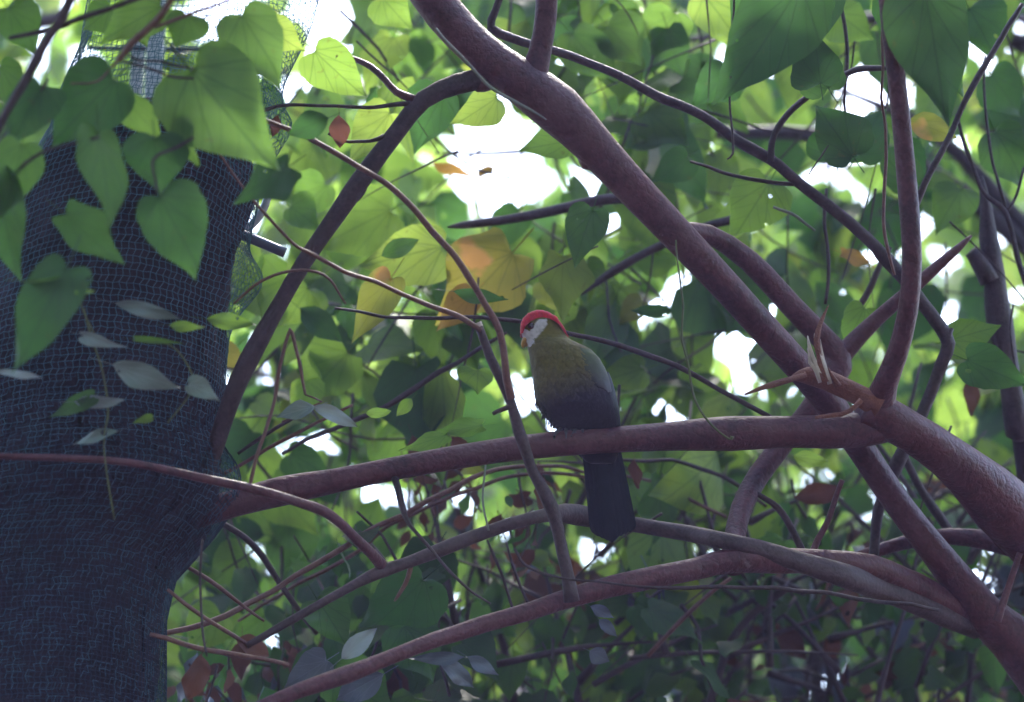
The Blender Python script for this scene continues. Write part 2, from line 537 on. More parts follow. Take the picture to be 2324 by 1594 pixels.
# openings of the canopy through which the sky shows
GAPS = [(735,40,95,55),(75,50,38,55),(90,175,30,50),(105,285,16,45),(480,55,70,42),(440,105,60,22),(200,130,70,35),(690,150,35,30),(715,200,35,35),
 (1130,315,78,66),(1120,400,125,58),(1270,415,115,46),(1040,430,45,40),(1160,475,45,25),(945,352,14,12),(1620,120,30,14),(1955,215,62,70),(1850,385,50,20),
 (1880,345,30,14),(1920,425,30,22),(1800,305,28,14),(1395,520,42,45),(1575,645,55,26),(1600,775,56,36),(1660,825,62,40),(1535,690,32,40),(1210,880,30,62),
 (1215,960,66,38),(600,870,42,26),(690,1010,90,40),(640,1045,50,30),(860,1135,95,36),(820,850,28,22),(865,845,22,30),(1250,1180,50,24),(1340,1215,62,30),(1010,1385,60,32),
 (2125,690,60,42),(2195,640,26,30),(2300,520,22,70),(2300,690,20,50),(2110,580,36,20),(2225,1335,48,34),(2135,1060,36,34),(2180,745,26,22),(1740,930,30,25),
 (1510,960,50,22),(1480,735,40,40),(660,560,18,14),(730,1180,20,12),(760,1060,35,28),(590,1250,40,20),(600,1470,30,38),(1800,570,14,14),(2255,1190,24,24),
 (1690,1240,38,24),(1480,1230,36,16),(1350,1270,28,22),(1550,1270,30,22),(1870,1560,30,36),(2320,100,20,55),(1760,1130,24,20),(1850,1080,22,34),
 (2170,900,22,30),(2040,900,20,16),(1690,1010,40,14),(890,1545,12,16),(500,1290,16,14),(1380,1060,26,14),(2060,1105,24,18)]
def in_gap(x, y, pad):
    for cx, cy, rx, ry in GAPS:
        rx, ry = rx * .74, ry * .74
        if ((x - cx) / (rx + pad)) ** 2 + ((y - cy) / (ry + pad)) ** 2 < 1: return True
    return False

# ------------------------------------------------------------------ the ground
gs = 60
vs, fs = [], []
for i in range(gs + 1):
    for j in range(gs + 1):
        x, y = (i / gs - .5), (j / gs - .5)
        X, Y = math.copysign(abs(x * 2) ** 2.2 * 400, x), math.copysign(abs(y * 2) ** 2.2 * 400, y)
        vs.append((X, Y + 6, .05 * math.sin(X * 1.3) * math.cos(Y * 1.1) - .05))
for i in range(gs):
    for j in range(gs):
        a = i * (gs + 1) + j
        fs.append((a, a + gs + 1, a + gs + 2, a + 1))
tag(obj('ground', vs, fs, M_soil), kind='structure')

# ------------------------------------------------------------------ the thick netted trunk at the left
TD = 5.62
PROF = [(270, 372, 120), (300, 352, 190), (340, 335, 228), (450, 312, 262), (600, 262, 270), (750, 226, 280), (900, 206, 288), (1000, 190, 288), (1080, 190, 305),
        (1140, 186, 318), (1200, 168, 298), (1300, 112, 268), (1400, 95, 266), (1600, 80, 270)]
def prof(y):
    ys = [p[0] for p in PROF]
    return float(np.interp(y, ys, [p[1] for p in PROF])), float(np.interp(y, ys, [p[2] for p in PROF]))
tp = P(80, 1600, TD)
tree_l = thing('tree_trunk', 'thick dark trunk inside the netting, its rounded top among leaves', 'tree trunk', (tp.x, tp.y, 0))
vs, fs = [], []
NS = 72
rows = [(P(0, y, TD), *prof(y)) for y in np.arange(270, 1601, 14)]
rr = np.random.default_rng(3)
ridge = rr.normal(0, 1, NS)
ridge = (ridge + np.roll(ridge, 1)) / 2
px = PX(TD)
levels = []
for y in np.arange(270, 1601, 14):
    c, r_ = prof(y)
    levels.append((P(c, y, TD), r_ * px))
b = levels[-1]
for k in range(1, 14):
    f = k / 13
    levels.append((Vector((b[0].x - .05 * f, b[0].y, b[0].z * (1 - f) - .1 * f)), b[1] * (1 + .25 * f * f)))
for i, (c, r_) in enumerate(levels):
    for q in range(NS):
        a = 2 * math.pi * q / NS
        k = 1 + .018 * ridge[(q + i // 5) % NS] + .02 * math.sin(a * 5 + i * .17) + .012 * math.sin(a * 11 - i * .4)
        k = float(k + rr.normal(0, .006))
        vs.append(c + Vector((math.cos(a) * r_ * k, math.sin(a) * r_ * k * .9, 0)))
    if i:
        o = (i - 1) * NS
        for q in range(NS): fs.append((o + q, o + NS + q, o + NS + (q + 1) % NS, o + (q + 1) % NS))
fs.append(tuple(range(NS)))
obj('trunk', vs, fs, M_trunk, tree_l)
# bark slabs and old root strands that stand off the trunk under the net
for k in range(26):
    y0 = random.uniform(340, 1500)
    a = random.uniform(math.pi * 1.05, math.pi * 1.95)
    pts = []
    for s in range(5):
        y = y0 + s * random.uniform(30, 55)
        a += random.uniform(-.06, .06)
        c, r_ = prof(min(y, 1600))
        q = P(c, y, TD) + Vector((math.cos(a) * r_ * px * 1.0, math.sin(a) * r_ * px * .9, 0))
        pts.append((q.x, q.y, q.z, random.uniform(.004, .010) * (1 if 0 < s < 4 else .3)))
    v, f = tube_data(pts, 7, .03, .15, .003)
    obj('bark_ridge', v, f, M_trunk, tree_l)

# the net: two families of strands that cross in knots; loose above the trunk, doubled low down
def net_surface(u, y, off, rs):
    if y < 300:
        f = (300 - y) / 400
        c, r_ = 352 + f * 110, 232 - f * 20
    else: c, r_ = prof(y); r_ = max(r_, 225)
    a = u * 2 * math.pi
    loose = 0
    if y < 380: loose += (380 - y) / 500 * 60 * (math.sin(a * 3 + .5) * .7 + math.sin(a * 5 + y * .01) * .5)
    # slack folds standing off the right edge
    da = ((a + math.pi) % (2 * math.pi)) - math.pi
    loose += 62 * math.exp(-((y - 650) / 62) ** 2) * math.exp(-((da + .12) / .28) ** 2)
    loose += 75 * math.exp(-((y - 320) / 70) ** 2) * math.exp(-((da + .10) / .34) ** 2)
    loose += 30 * math.exp(-((y - 1080) / 60) ** 2) * math.exp(-((da + .1) / .3) ** 2)
    rr_ = r_ * 1.035 + 5 + off + loose + 3 * math.sin(a * 4 + y * .012) + 2 * math.sin(a * 9 - y * .02)
    return P(c, y, TD) + Vector((math.cos(a) * rr_ * px, math.sin(a) * rr_ * px * .92, 0))
def build_net(y0, y1, cell, off, seed, parent, name, mat):
    r = np.random.default_rng(seed)
    nu = int(2 * math.pi * 270 / cell)
    nv = int((y1 - y0) / cell)
    pts = np.empty((nv, nu, 3))
    for j in range(nv):
        for i in range(nu):
            sag = 9 * math.sin(i / nu * 2 * math.pi * 2 + .4) + 12 * math.sin(j * .06 + 3 * math.sin(i / nu * 6.28))
            u = (i + .32 * (j % 2) + r.normal(0, .05) + .004 * j) / nu
            y = y0 + (j + .12 * (i % 2) + r.normal(0, .05)) * cell + sag
            pts[j, i] = net_surface(u, y, off, r)
    vs, fs = [], []
    rad = .00075
    def seg(a, b):
        d = b - a
        L = np.linalg.norm(d)
        if L > .06: return
        d = d / (L + 1e-9)
        u = np.cross(d, [.21, .33, .92]); u /= np.linalg.norm(u) + 1e-9
        v = np.cross(d, u)
        o = len(vs)
        for p in (a, b):
            for k in range(3): vs.append(p + rad * (u * math.cos(k * 2.0944) + v * math.sin(k * 2.0944)))
        for k in range(3): fs.append((o + k, o + (k + 1) % 3, o + 3 + (k + 1) % 3, o + 3 + k))
    for j in range(nv):
        for i in range(nu):
            if y0 > 0 and r.random() > j / 26 + .02: continue
            if y0 < 0 and r.random() < min(.55, max(0, (y0 + j * cell - 900) / 900)): continue
            seg(pts[j, i], pts[j, (i + 1) % nu])
            if j + 1 < nv: seg(pts[j, i], pts[j + 1, i])
    me = bpy.data.meshes.new(name)
    me.from_pydata(np.array(vs).tolist(), [], fs)
    me.materials.append(mat)
    return link(name, me, parent)
net = thing('garden_net', 'teal plastic netting wrapped loosely round the thick dark trunk', 'net', (tp.x, tp.y, 0))
build_net(-140, 1760, 14.2, 0, 1, net, 'mesh_sleeve', M_net)
build_net(820, 1760, 11.5, 7, 2, net, 'mesh_overlap', M_net_shaded)

# ------------------------------------------------------------------ the red-barked tree that carries the perch
bz = P(2340, 1500, 5.95)
red = thing('forked_tree', 'red-brown forked tree whose level limb carries the perched bird', 'tree', (bz.x + .55, bz.y + .1, 0))
g0 = [(bz.x + .28, bz.y + .03, bz.z - .45, .075), (bz.x + .45, bz.y + .08, bz.z * .5, .09), (bz.x + .55, bz.y + .1, -.15, .12)]
limb('trunk', [(945, -60, 98, 5.55), (1010, 32, 95, 5.55), (1090, 112, 92, 5.55), (1170, 178, 96, 5.56), (1260, 252, 98, 5.57), (1350, 345, 90, 5.58), (1450, 452, 80, 5.6),
    (1560, 565, 74, 5.62), (1660, 668, 70, 5.65), (1750, 765, 70, 5.7), (1830, 852, 70, 5.74), (1890, 925, 72, 5.78), (1960, 1025, 64, 5.82), (2040, 1145, 64, 5.85), (2130, 1265, 72, 5.88),
    (2230, 1395, 92, 5.92), (2340, 1505, 120, 5.95)], 5.6, M_red, red, 22, .05, .002, 3, g0)
def L_(name, pts, d, mat=M_red, **k): return limb(name, pts, d, mat, red, **k)
L_('limb', [(440, 1170, 66), (540, 1141, 60), (640, 1116, 57), (760, 1092, 55), (900, 1062, 56), (1050, 1034, 57), (1200, 1014, 58), (1330, 1003, 60), (1450, 995, 63), (1600, 985, 68),
    (1775, 979, 72), (1883, 979, 78), (1960, 975, 80, 5.665), (2010, 972, 70, 5.68), (2035, 972, 40, 5.68)], (5.62, 5.66), lump=.03, knots=2)
L_('limb', [(1960, 925, 70, 5.64), (2010, 945, 92, 5.66), (2070, 980, 96, 5.68), (2150, 1035, 100, 5.72), (2240, 1112, 112, 5.78), (2345, 1225, 128, 5.85), (2480, 1390, 140, 5.95)], 5.7, knots=1)
L_('limb', [(1175, 178, 60, 5.57), (1120, 176, 46, 5.56), (1040, 192, 42, 5.55), (960, 228, 42, 5.54), (900, 298, 40, 5.53), (830, 388, 38, 5.52), (760, 490, 37, 5.52), (690, 592, 37, 5.52), (640, 680, 36, 5.52),
    (590, 770, 37, 5.52), (545, 860, 38, 5.52), (515, 940, 38, 5.53), (490, 1020, 36, 5.54), (462, 1090, 34, 5.56), (430, 1160, 30, 5.62)], 5.52, M_dark, knots=3)
L_('limb', [(1242, -60, 50), (1238, 40, 49), (1226, 120, 50), (1205, 190, 66), (1190, 215, 50)], 5.56)
L_('limb', [(2008, -60, 36, 5.5), (2020, 60, 38, 5.5), (2036, 180, 40, 5.5), (2052, 320, 40, 5.5), (2066, 460, 42, 5.5), (2075, 590, 42, 5.5), (2066, 710, 44, 5.52), (2042, 810, 48, 5.56), (2014, 880, 58, 5.61), (1996, 930, 82, 5.66), (1990, 965, 90, 5.69)], 5.5, M_red)
L_('limb', [(1500, 500, 20, 5.7), (1545, 520, 34, 5.74), (1605, 530, 44, 5.8), (1700, 592, 50, 5.85), (1800, 692, 52, 5.88), (1890, 785, 58, 5.9), (1905, 830, 66, 5.9), (1860, 900, 50, 5.9), (1795, 985, 46, 5.9), (1725, 1075, 48, 5.88),
    (1685, 1150, 48, 5.82), (1668, 1230, 48, 5.74), (1664, 1285, 60, 5.68)], 5.8, M_red)
L_('branch', [(2205, 535, 6, 5.85), (2180, 557, 16, 5.85), (2140, 590, 24, 5.85), (2080, 642, 30, 5.86), (1990, 722, 34, 5.88), (1920, 795, 44, 5.9), (1890, 840, 52, 5.9)], 5.85, M_red)
L_('branch', [(560, 1620, 34), (681, 1566, 34), (790, 1530, 35), (870, 1500, 36), (959, 1467, 37), (1031, 1442, 38), (1102, 1413, 40), (1210, 1380, 42), (1290, 1356, 46), (1389, 1332, 48), (1487, 1311, 50), (1577, 1293, 52),
    (1667, 1273, 62), (1775, 1277, 56), (1883, 1279, 54), (1973, 1288, 58), (2045, 1318, 56, 5.83), (2110, 1350, 56, 5.87), (2200, 1400, 50, 5.92)], (5.35, 5.85), knots=2)
L_('branch', [(560, 1466, 15), (603, 1442, 17), (681, 1396, 20), (744, 1363, 21), (815, 1327, 24), (869, 1300, 32), (923, 1281, 27), (995, 1252, 27), (1067, 1222, 28), (1156, 1191, 28), (1228, 1173, 30), (1282, 1167, 36, 5.72),
    (1339, 1176, 34, 5.79), (1447, 1192, 34, 5.8), (1559, 1210, 36, 5.76), (1649, 1231, 40), (1721, 1247, 44), (1811, 1275, 46), (1919, 1307, 50), (2009, 1339, 52, 5.80), (2110, 1380, 50, 5.86), (2215, 1430, 46, 5.93)], (5.5, 5.75), M_grey, knots=3)
L_('branch', [(-60, 1034, 15), (143, 1039, 16), (287, 1051, 17), (430, 1080, 19), (563, 1107, 22), (674, 1141, 22), (753, 1173, 24), (823, 1234, 26), (855, 1270, 28), (873, 1296, 32)], (5.22, 5.58), M_red)
L_('branch', [(1940, 1268, 26), (2027, 1239, 32), (2117, 1222, 40), (2207, 1222, 46), (2324, 1245, 60), (2450, 1290, 70)], 6.0, M_red)
stem = [(1086, 740, 19), (1115, 812, 20), (1143, 868, 22), (1164, 921, 24), (1178, 977, 24), (1195, 1029, 25), (1209, 1069, 25), (1224, 1093, 26), (1253, 1152, 27), (1267, 1202, 27), (1278, 1256, 28), (1289, 1310, 29), (1297, 1365, 36)]
L_('branch', stem, (5.5, 5.52), M_dark, knots=2)
e = P(1085, 738, 5.495)
L_('cut_end', [(1082, 733, 20), (1086, 743, 21)], 5.494, M_wood, wob=0)
L_('branch', [(560, 255, 9), (591, 269, 11), (665, 301, 12), (735, 338, 13), (814, 381, 13), (884, 427, 14), (933, 469, 14), (971, 511, 14), (1024, 574, 15), (1066, 634, 15), (1101, 690, 15), (1129, 742, 16), (1146, 805, 16), (1152, 860, 18), (1160, 905, 18)], (5.36, 5.49), M_vine)
L_('branch', [(483, 325, 5), (507, 364, 6), (546, 420, 7), (595, 483, 8), (665, 553, 8), (700, 574, 9), (789, 616, 10), (849, 641, 10), (919, 669, 11), (989, 697, 11), (1041, 718, 12), (1092, 750, 14)], (5.3, 5.49), M_vine)
L_('branch', [(1146, -40, 15), (1125, 25, 18), (1115, 65, 22), (1163, 88, 22), (1251, 116, 21), (1321, 140, 21), (1408, 171, 22), (1487, 212, 23), (1549, 240, 24), (1613, 275, 24), (1664, 311, 25), (1747, 362, 27), (1800, 405, 27), (1876, 462, 27), (1945, 520, 28), (1988, 558, 28),
    (2049, 630, 29), (2092, 688, 29), (2131, 738, 30), (2153, 780, 32), (2139, 824, 30), (2117, 882, 30), (2085, 950, 31), (2049, 1025, 31), (2022, 1085, 28), (1992, 1165, 24), (1982, 1280, 26)], (5.85, 5.9), M_dark, knots=3)
L_('branch', [(2018, 154, 12), (1955, 158, 13), (1901, 180, 14), (1847, 209, 14), (1800, 245, 14), (1768, 288, 15), (1754, 324, 15), (1749, 368, 19)], 5.86, M_dark)
L_('twig', [(1566, 367, 6), (1606, 378, 8), (1642, 392, 9), (1710, 407, 10), (1804, 418, 12)], 5.87, M_dark)
L_('twig', [(1835, 398, 3), (1870, 345, 4), (1880, 330, 3)], 5.87, M_dark)
L_('twig', [(2153, 780, 14), (2160, 745, 11)], 5.88, M_dark)
L_('branch', [(2320, 10, 12), (2279, 83, 14), (2232, 158, 14), (2189, 234, 14), (2160, 299, 14), (2121, 367, 15), (2074, 475, 18)], (5.6, 5.52), M_dark)
L_('branch', [(733, 116, 12, 5.6), (796, 129, 14, 5.58), (842, 150, 15, 5.56), (873, 180, 16, 5.55), (900, 210, 18, 5.54), (940, 226, 22, 5.53)], 5.55, M_red)
L_('twig', [(588, 254, 9), (647, 242, 9), (744, 243, 9), (849, 241, 10), (930, 236, 14)], 5.53, M_dark)
L_('twig', [(745, 303, 7), (790, 326, 8), (840, 322, 9), (872, 310, 14)], 5.52, M_dark)
L_('twig', [(836, 405, 6), (830, 430, 7), (812, 452, 8), (795, 462, 9)], 5.52, M_dark)
L_('torn_strip', [(1792, 862, 5, 5.66), (1815, 852, 26, 5.66), (1850, 852, 44, 5.66), (1900, 872, 44, 5.64), (1950, 896, 42, 5.63), (2000, 925, 50, 5.62)], 5.64, M_torn, lump=.16)
L_('torn_strip', [(1830, 850, 16), (1790, 862, 15), (1745, 876, 13), (1690, 896, 6)], 5.62, M_torn, lump=.12)
L_('torn_strip', [(1955, 908, 16), (1928, 932, 12), (1890, 943, 11), (1850, 948, 8)], 5.58, M_torn, lump=.12)
for pts in ([(1868, 866, 20), (1850, 825, 17), (1840, 795, 11), (1833, 762, 2)], [(1876, 864, 16), (1862, 815, 13), (1850, 778, 7), (1848, 756, 1)], [(1862, 862, 12), (1846, 830, 9), (1838, 812, 5), (1832, 790, 1)], [(1884, 872, 14), (1874, 835, 10), (1866, 800, 6), (1862, 770, 1)]):
    L_('splinter', pts, 5.60, M_wood, sides=5, lump=.25)
L_('splinter', [(1874, 868, 18), (1860, 810, 13), (1851, 768, 16), (1861, 730, 12), (1872, 708, 6), (1881, 692, 1)], 5.595, M_torn, sides=7, lump=.2)
L_('splinter', [(1902, 878, 12), (1886, 850, 9), (1880, 835, 1)], 5.60, M_torn, sides=5, lump=.2)
L_('bud_scar', [(1075, 182, 30, 5.55), (1088, 186, 52, 5.555), (1110, 186, 40, 5.56)], 5.55, M_red, lump=.1)
L_('bud_scar', [(1318, 352, 30, 5.58), (1335, 362, 50, 5.585), (1360, 370, 36, 5.59)], 5.58, M_red, lump=.1)
# knotted side shoots
L_('twig', [(935, 1268, 14), (925, 1310, 12), (905, 1352, 9), (895, 1365, 4)], 5.58, M_vine)
L_('twig', [(1165, 920, 14), (1135, 932, 12), (1118, 940, 9)], 5.5, M_dark)
L_('twig', [(894, 1080, 16), (905, 1112, 14), (916, 1159, 13), (930, 1191, 9), (977, 1245, 8), (1013, 1288, 7), (1066, 1335, 7), (1113, 1370, 5)], (5.62, 5.5), M_dark)
L_('twig', [(1505, 470, 10), (1506, 500, 11), (1500, 535, 9)], 5.585, M_red)
L_('twig', [(2315, 1255, 14), (2283, 1347, 16), (2262, 1410, 20)], 5.8, M_red)
L_('twig', [(1912, 1090, 13), (1876, 1185, 14), (1843, 1262, 16)], 5.8, M_red)
L_('twig', [(1717, 1120, 13), (1775, 1167, 15), (1826, 1260, 16)], 5.84, M_dark)

# ------------------------------------------------------------------ other plants: stems, vines, posts
def single(name, label, cat, pts, d, mat, group=None, **k):
    return tag(limb(name, pts, d, mat, None, **k), label, cat, group)
right = thing('bare_tree', 'dark slender tree with a sawn side stub at the right edge', 'tree', (*P(2400, 1300, 6.2).xy, 0))
e0 = P(2345, 1180, 6.15)
limb('trunk', [(2226, 400, 12), (2238, 470, 26), (2241, 540, 44), (2254, 620, 50), (2261, 691, 50), (2276, 763, 50), (2290, 835, 52), (2301, 907, 54), (2312, 979, 56), (2345, 1180, 60)], 6.15, M_dark, right,
     extra=[(e0.x + .1, e0.y + .05, e0.z * .5, .10), (e0.x + .14, e0.y + .06, -.1, .12)], knots=3)
limb('stub', [(2204, 570, 34), (2222, 592, 44), (2246, 640, 48)], 6.13, M_dark, right)
limb('twig', [(2171, 259, 8), (2186, 313, 10), (2207, 378, 11), (2232, 439, 12), (2276, 479, 13), (2301, 554, 13), (2330, 650, 14)], 6.05, M_dark, right)
limb('twig', [(2236, 126, 6), (2240, 288, 7), (2265, 414, 8), (2284, 479, 9)], 6.07, M_dark, right)
limb('twig', [(2324, 380, 7), (2305, 450, 7), (2283, 482, 9)], 6.07, M_dark, right)
limb('twig', [(2315, 870, 7), (2290, 760, 6), (2300, 690, 5)], 6.05, M_dark, right)

single('vine', 'pale grey vine crossing in front of the fork of the main limb', 'vine', [(990, 64, 4), (1010, 91, 6), (1059, 143, 7), (1115, 199, 8), (1164, 231, 8), (1200, 252, 7), (1240, 272, 4)], 5.42, M_string)
single('tendril', 'thin green tendril hanging down across the right half of the perch', 'tendril', [(1534, 545, 4), (1541, 619, 4), (1548, 727, 5), (1556, 799, 5), (1574, 889, 6), (1606, 954, 6), (1653, 997, 6), (1662, 990, 12)], 5.54, M_green)
single('hanging_vine', 'thin dark vine hanging straight down past the large deep green leaf', 'vine', [(1666, -40, 5), (1660, 90, 6), (1657, 216, 6), (1664, 306, 6), (1664, 350, 6), (1650, 362, 4)], 5.5, M_dark)
single('hanging_vine', 'dark knotty vine hanging into the bright gap between the deep green leaves', 'vine', [(1905, -40, 8), (1909, 14, 8), (1918, 72, 9), (1921, 144, 9), (1916, 234, 7), (1930, 330, 6)], 5.95, M_dark)
single('hanging_vine', 'straight reddish vine hanging beside the upright bare limb', 'vine', [(1996, -40, 7), (2003, 120, 7), (2006, 250, 7), (2009, 396, 9), (2004, 500, 9), (2015, 565, 9), (2030, 625, 7)], 5.7, M_vine)
single('hanging_vine', 'short dark vine dangling under the long dark diagonal branch', 'vine', [(1876, 428, 8), (1874, 504, 9), (1880, 554, 9), (1880, 619, 9), (1873, 691, 8)], 6.0, M_dark)
single('stick', 'short dark stick leaning behind the upright limb', 'stick', [(2020, 560, 12), (2002, 601, 14), (1981, 648, 14), (1950, 695, 15)], 6.1, M_dark)
single('stick', 'dark broken branch passing behind the main limb towards the yellow leaves', 'stick', [(1700, 478, 18), (1664, 497, 19), (1599, 515, 20), (1496, 560, 20), (1444, 588, 20), (1391, 620, 20), (1318, 667, 12)], 6.3, M_dark)
single('bare_branch', 'grey bare branch crossing under the large white sky gap', 'branch', [(1015, 516, 3), (1050, 511, 17), (1111, 504, 21), (1164, 497, 22), (1251, 480, 24), (1304, 466, 25), (1356, 452, 26), (1409, 447, 26), (1500, 450, 28)], 6.2, M_grey)
single('vine', 'long thin vine running level behind the head of the bird', 'vine', [(760, 700, 7), (800, 706, 8), (884, 718, 9), (968, 723, 10), (1059, 721, 10), (1111, 723, 10), (1181, 732, 10), (1290, 756, 11), (1356, 770, 12), (1426, 791, 13), (1534, 830, 13), (1631, 884, 13), (1689, 914, 13), (1750, 948, 13)], (5.85, 5.78), M_dark)
single('bare_branch', 'crooked dark branch rising from lower left behind the cut stem', 'branch', [(640, 1030, 9), (744, 980, 11), (866, 928, 13), (919, 896, 15), (954, 872, 15), (989, 847, 14), (1041, 823, 13), (1094, 788, 12), (1150, 755, 8)], 6.0, M_dark)
single('dry_stalk', 'bent dry stalk folded into an upside-down V beside the dark limb', 'stalk', [(565, 1112, 9), (581, 1040, 9), (595, 1001, 9), (623, 914, 9), (640, 826, 9), (658, 756, 9), (663, 753, 9), (675, 809, 8), (693, 896, 7)], 5.4, M_vine)
single('twig', 'straight reddish twig rising from the netted trunk to the shiny pale leaf', 'twig', [(480, 1090, 7), (518, 1068, 9), (620, 1010, 9), (720, 958, 9), (800, 920, 7)], 5.6, M_vine)
single('twig', 'thin arched twig looping over the dark limb beside the trunk', 'twig', [(530, 690, 5), (580, 650, 7), (640, 622, 7), (700, 618, 7), (750, 640, 6), (785, 690, 5)], 5.48, M_vine)
for lab, pts, d, m_ in [
  ('longest reddish twig fanning up from the trunk foot beneath the perch', [(340, 1445, 9), (362, 1440, 12), (448, 1421, 13), (538, 1385, 14), (610, 1345, 14), (699, 1292, 14), (790, 1238, 14), (833, 1209, 13), (923, 1162, 13), (1013, 1116, 12), (1084, 1080, 11), (1174, 1058, 10), (1264, 1058, 9), (1340, 1075, 7)], (5.7, 6.1), M_vine),
  ('second reddish twig running just under the longest one beneath the perch', [(540, 1410, 7), (660, 1335, 9), (790, 1265, 10), (887, 1190, 10), (995, 1141, 10), (1102, 1098, 10), (1192, 1076, 9), (1300, 1080, 8), (1420, 1110, 6)], 6.1, M_vine),
  ('thin twig slanting down from the net, crossing the reddish twigs', [(380, 1338, 9), (459, 1396, 10), (538, 1449, 10), (562, 1462, 8)], 5.5, M_vine),
  ('dark slanting twig below the flare of the netted trunk', [(490, 1175, 14), (506, 1191, 15), (560, 1227, 15), (610, 1288, 15), (671, 1370, 13), (720, 1440, 9)], 5.9, M_dark),
  ('short brown twig leaving the net between the two slanting twigs', [(400, 1275, 9), (420, 1284, 10), (484, 1324, 11), (545, 1370, 9), (600, 1410, 6)], 5.75, M_vine),
  ('lowest twig at the trunk foot ending in dry leaf scraps', [(340, 1440, 10), (366, 1449, 12), (466, 1478, 13), (574, 1489, 13), (656, 1510, 10)], 5.45, M_vine),
  ('hair-thin vertical twig hanging beside the lower trunk', [(459, 1225, 5), (454, 1310, 6), (459, 1417, 6), (470, 1490, 5)], 5.35, M_dark),
  ('pale thread hanging under the perch left of the cut stem', [(1102, 1055, 4), (1099, 1148, 5), (1109, 1205, 5)], 5.55, M_string),
  ('left one of two upright shoots under the pale branch', [(1106, 1225, 6), (1131, 1288, 8), (1167, 1390, 8)], 5.9, M_dark),
  ('right one of two upright shoots under the pale branch', [(1149, 1230, 6), (1174, 1317, 8), (1206, 1385, 8)], 5.95, M_dark),
  ('thin dark twig sweeping level from the cut stem towards the lower limb', [(1167, 1245, 5), (1192, 1281, 6), (1264, 1306, 6), (1389, 1324, 6), (1500, 1335, 5)], 5.45, M_dark),
  ('long thin dark stem running level under the low double branch', [(1380, 1330, 7), (1500, 1333, 8), (1613, 1334, 10), (1811, 1340, 10), (1955, 1358, 10), (2130, 1385, 9)], 5.6, M_dark),
  ('dark twig arching right from behind the tail of the bird', [(1400, 1045, 8), (1487, 1044, 9), (1577, 1059, 10), (1667, 1097, 10), (1740, 1150, 8)], 6.2, M_dark),
  ('thin brown twig slanting down right of the tail of the bird', [(1420, 1080, 7), (1487, 1098, 8), (1577, 1138, 9), (1649, 1174, 8)], 6.3, M_vine),
  ('dark forked stem behind the thick lower right limb', [(2045, 1025, 16), (2056, 1041, 18), (2099, 1123, 19), (2153, 1203, 22)], 6.05, M_dark),
  ('reddish stem leaning up in the dark undergrowth under the low branch', [(1470, 1490, 10), (1487, 1469, 11), (1559, 1393, 11), (1660, 1312, 9)], 6.1, M_vine),
  ('thick dark stem leaning up in the undergrowth under the double branch', [(1610, 1600, 20), (1631, 1527, 19), (1689, 1415, 19), (1790, 1330, 18)], 6.4, M_dark),
  ('pale green strand stretched before the upper right leaves', [(1755, 470, 6), (1800, 490, 8), (1850, 524, 6)], 5.9, M_string),
  ('dark twig behind the silvery leaf, running to the dark branch', [(540, 1030, 8), (600, 985, 9), (640, 960, 9), (700, 930, 7)], 5.65, M_dark)]:
    single('twig', lab, 'twig', pts, d, m_)

# pipes and post by the netted trunk
single('curved_pipe', 'bent pale metal pipe curving out beside the netted trunk', 'pipe', [(618, 395, 17), (612, 423, 18), (602, 465, 19), (581, 500, 19), (553, 525, 18), (520, 535, 17)], 5.75, M_pipe, lump=.0, wob=0)
pipe = thing('cut_pipe', 'dark cut pipe end sticking out to the right of the trunk', 'pipe', P(595, 553, 5.65))
limb('tube', [(500, 512, 24), (539, 529, 24), (595, 552, 24), (647, 574, 24)], 5.66, M_pipe2, pipe, sides=16, lump=0, wob=0)
limb('collar', [(540, 529, 31), (552, 534, 31)], 5.66, M_pipe2, pipe, sides=16, lump=0, wob=0)
post = thing('metal_post', 'pale grey square post behind the net above the trunk', 'post', P(370, 100, 6.6))
for (xa, xb, nm, dd) in ((352, 388, 'upright', 6.6), (318, 346, 'upright', 6.68)):
    a, b2 = P((xa + xb) / 2, -200, dd), P((xa + xb) / 2, 330, dd)
    hw = (xb - xa) / 2 * PX(dd)
    vs = []
    for z in (0 if nm == 'x' else b2.z - 3.2, a.z):
        for sx, sy in ((-1, -1), (1, -1), (1, 1), (-1, 1)):
            for bx_, by_ in (((.85, 1), (1, .85)) if sx * sy < 0 else ((1, .85), (.85, 1))):
                vs.append((a.x + sx * hw * bx_, a.y + sy * hw * by_, z))
    fs = [tuple(range(8))[::-1], tuple(range(8, 16))] + [(i, (i + 1) % 8, 8 + (i + 1) % 8, 8 + i) for i in range(8)]
    obj(nm, vs, fs, M_post, post, False)
limb('rail', [(200, 109, 11), (420, 112, 11), (620, 114, 11)], 6.5, M_pipe2, post, sides=10, lump=0, wob=0)

# ------------------------------------------------------------------ leaves traced from the photograph
hb = thing('leafy_branch', 'dark branch hung with big heart-shaped leaves before the netted trunk', 'branch', P(60, 100, 5.0))
limb('branch', [(175, -50, 20), (157, 0, 21), (130, 52, 21), (98, 105, 22), (60, 182, 22), (21, 252, 21), (-20, 330, 20)], 4.95, M_dark, hb)
limb('branch', [(21, 87, 10), (105, 66, 14), (182, 42, 14), (280, 10, 12), (380, -30, 11)], 5.0, M_dark, hb)
limb('branch', [(400, -20, 13), (367, 35, 15), (332, 70, 15), (297, 98, 16), (268, 138, 14)], 5.0, M_vine, hb)
limb('twig', [(350, 62, 9), (420, 38, 10), (507, 7, 9), (560, -20, 8)], 5.0, M_vine, hb)
limb('twig', [(268, 136, 6), (332, 154, 7), (388, 173, 7), (440, 178, 6)], 5.0, M_dark, hb)
limb('twig', [(268, 138, 7), (220, 185, 6), (160, 190, 5)], 5.0, M_vine, hb)
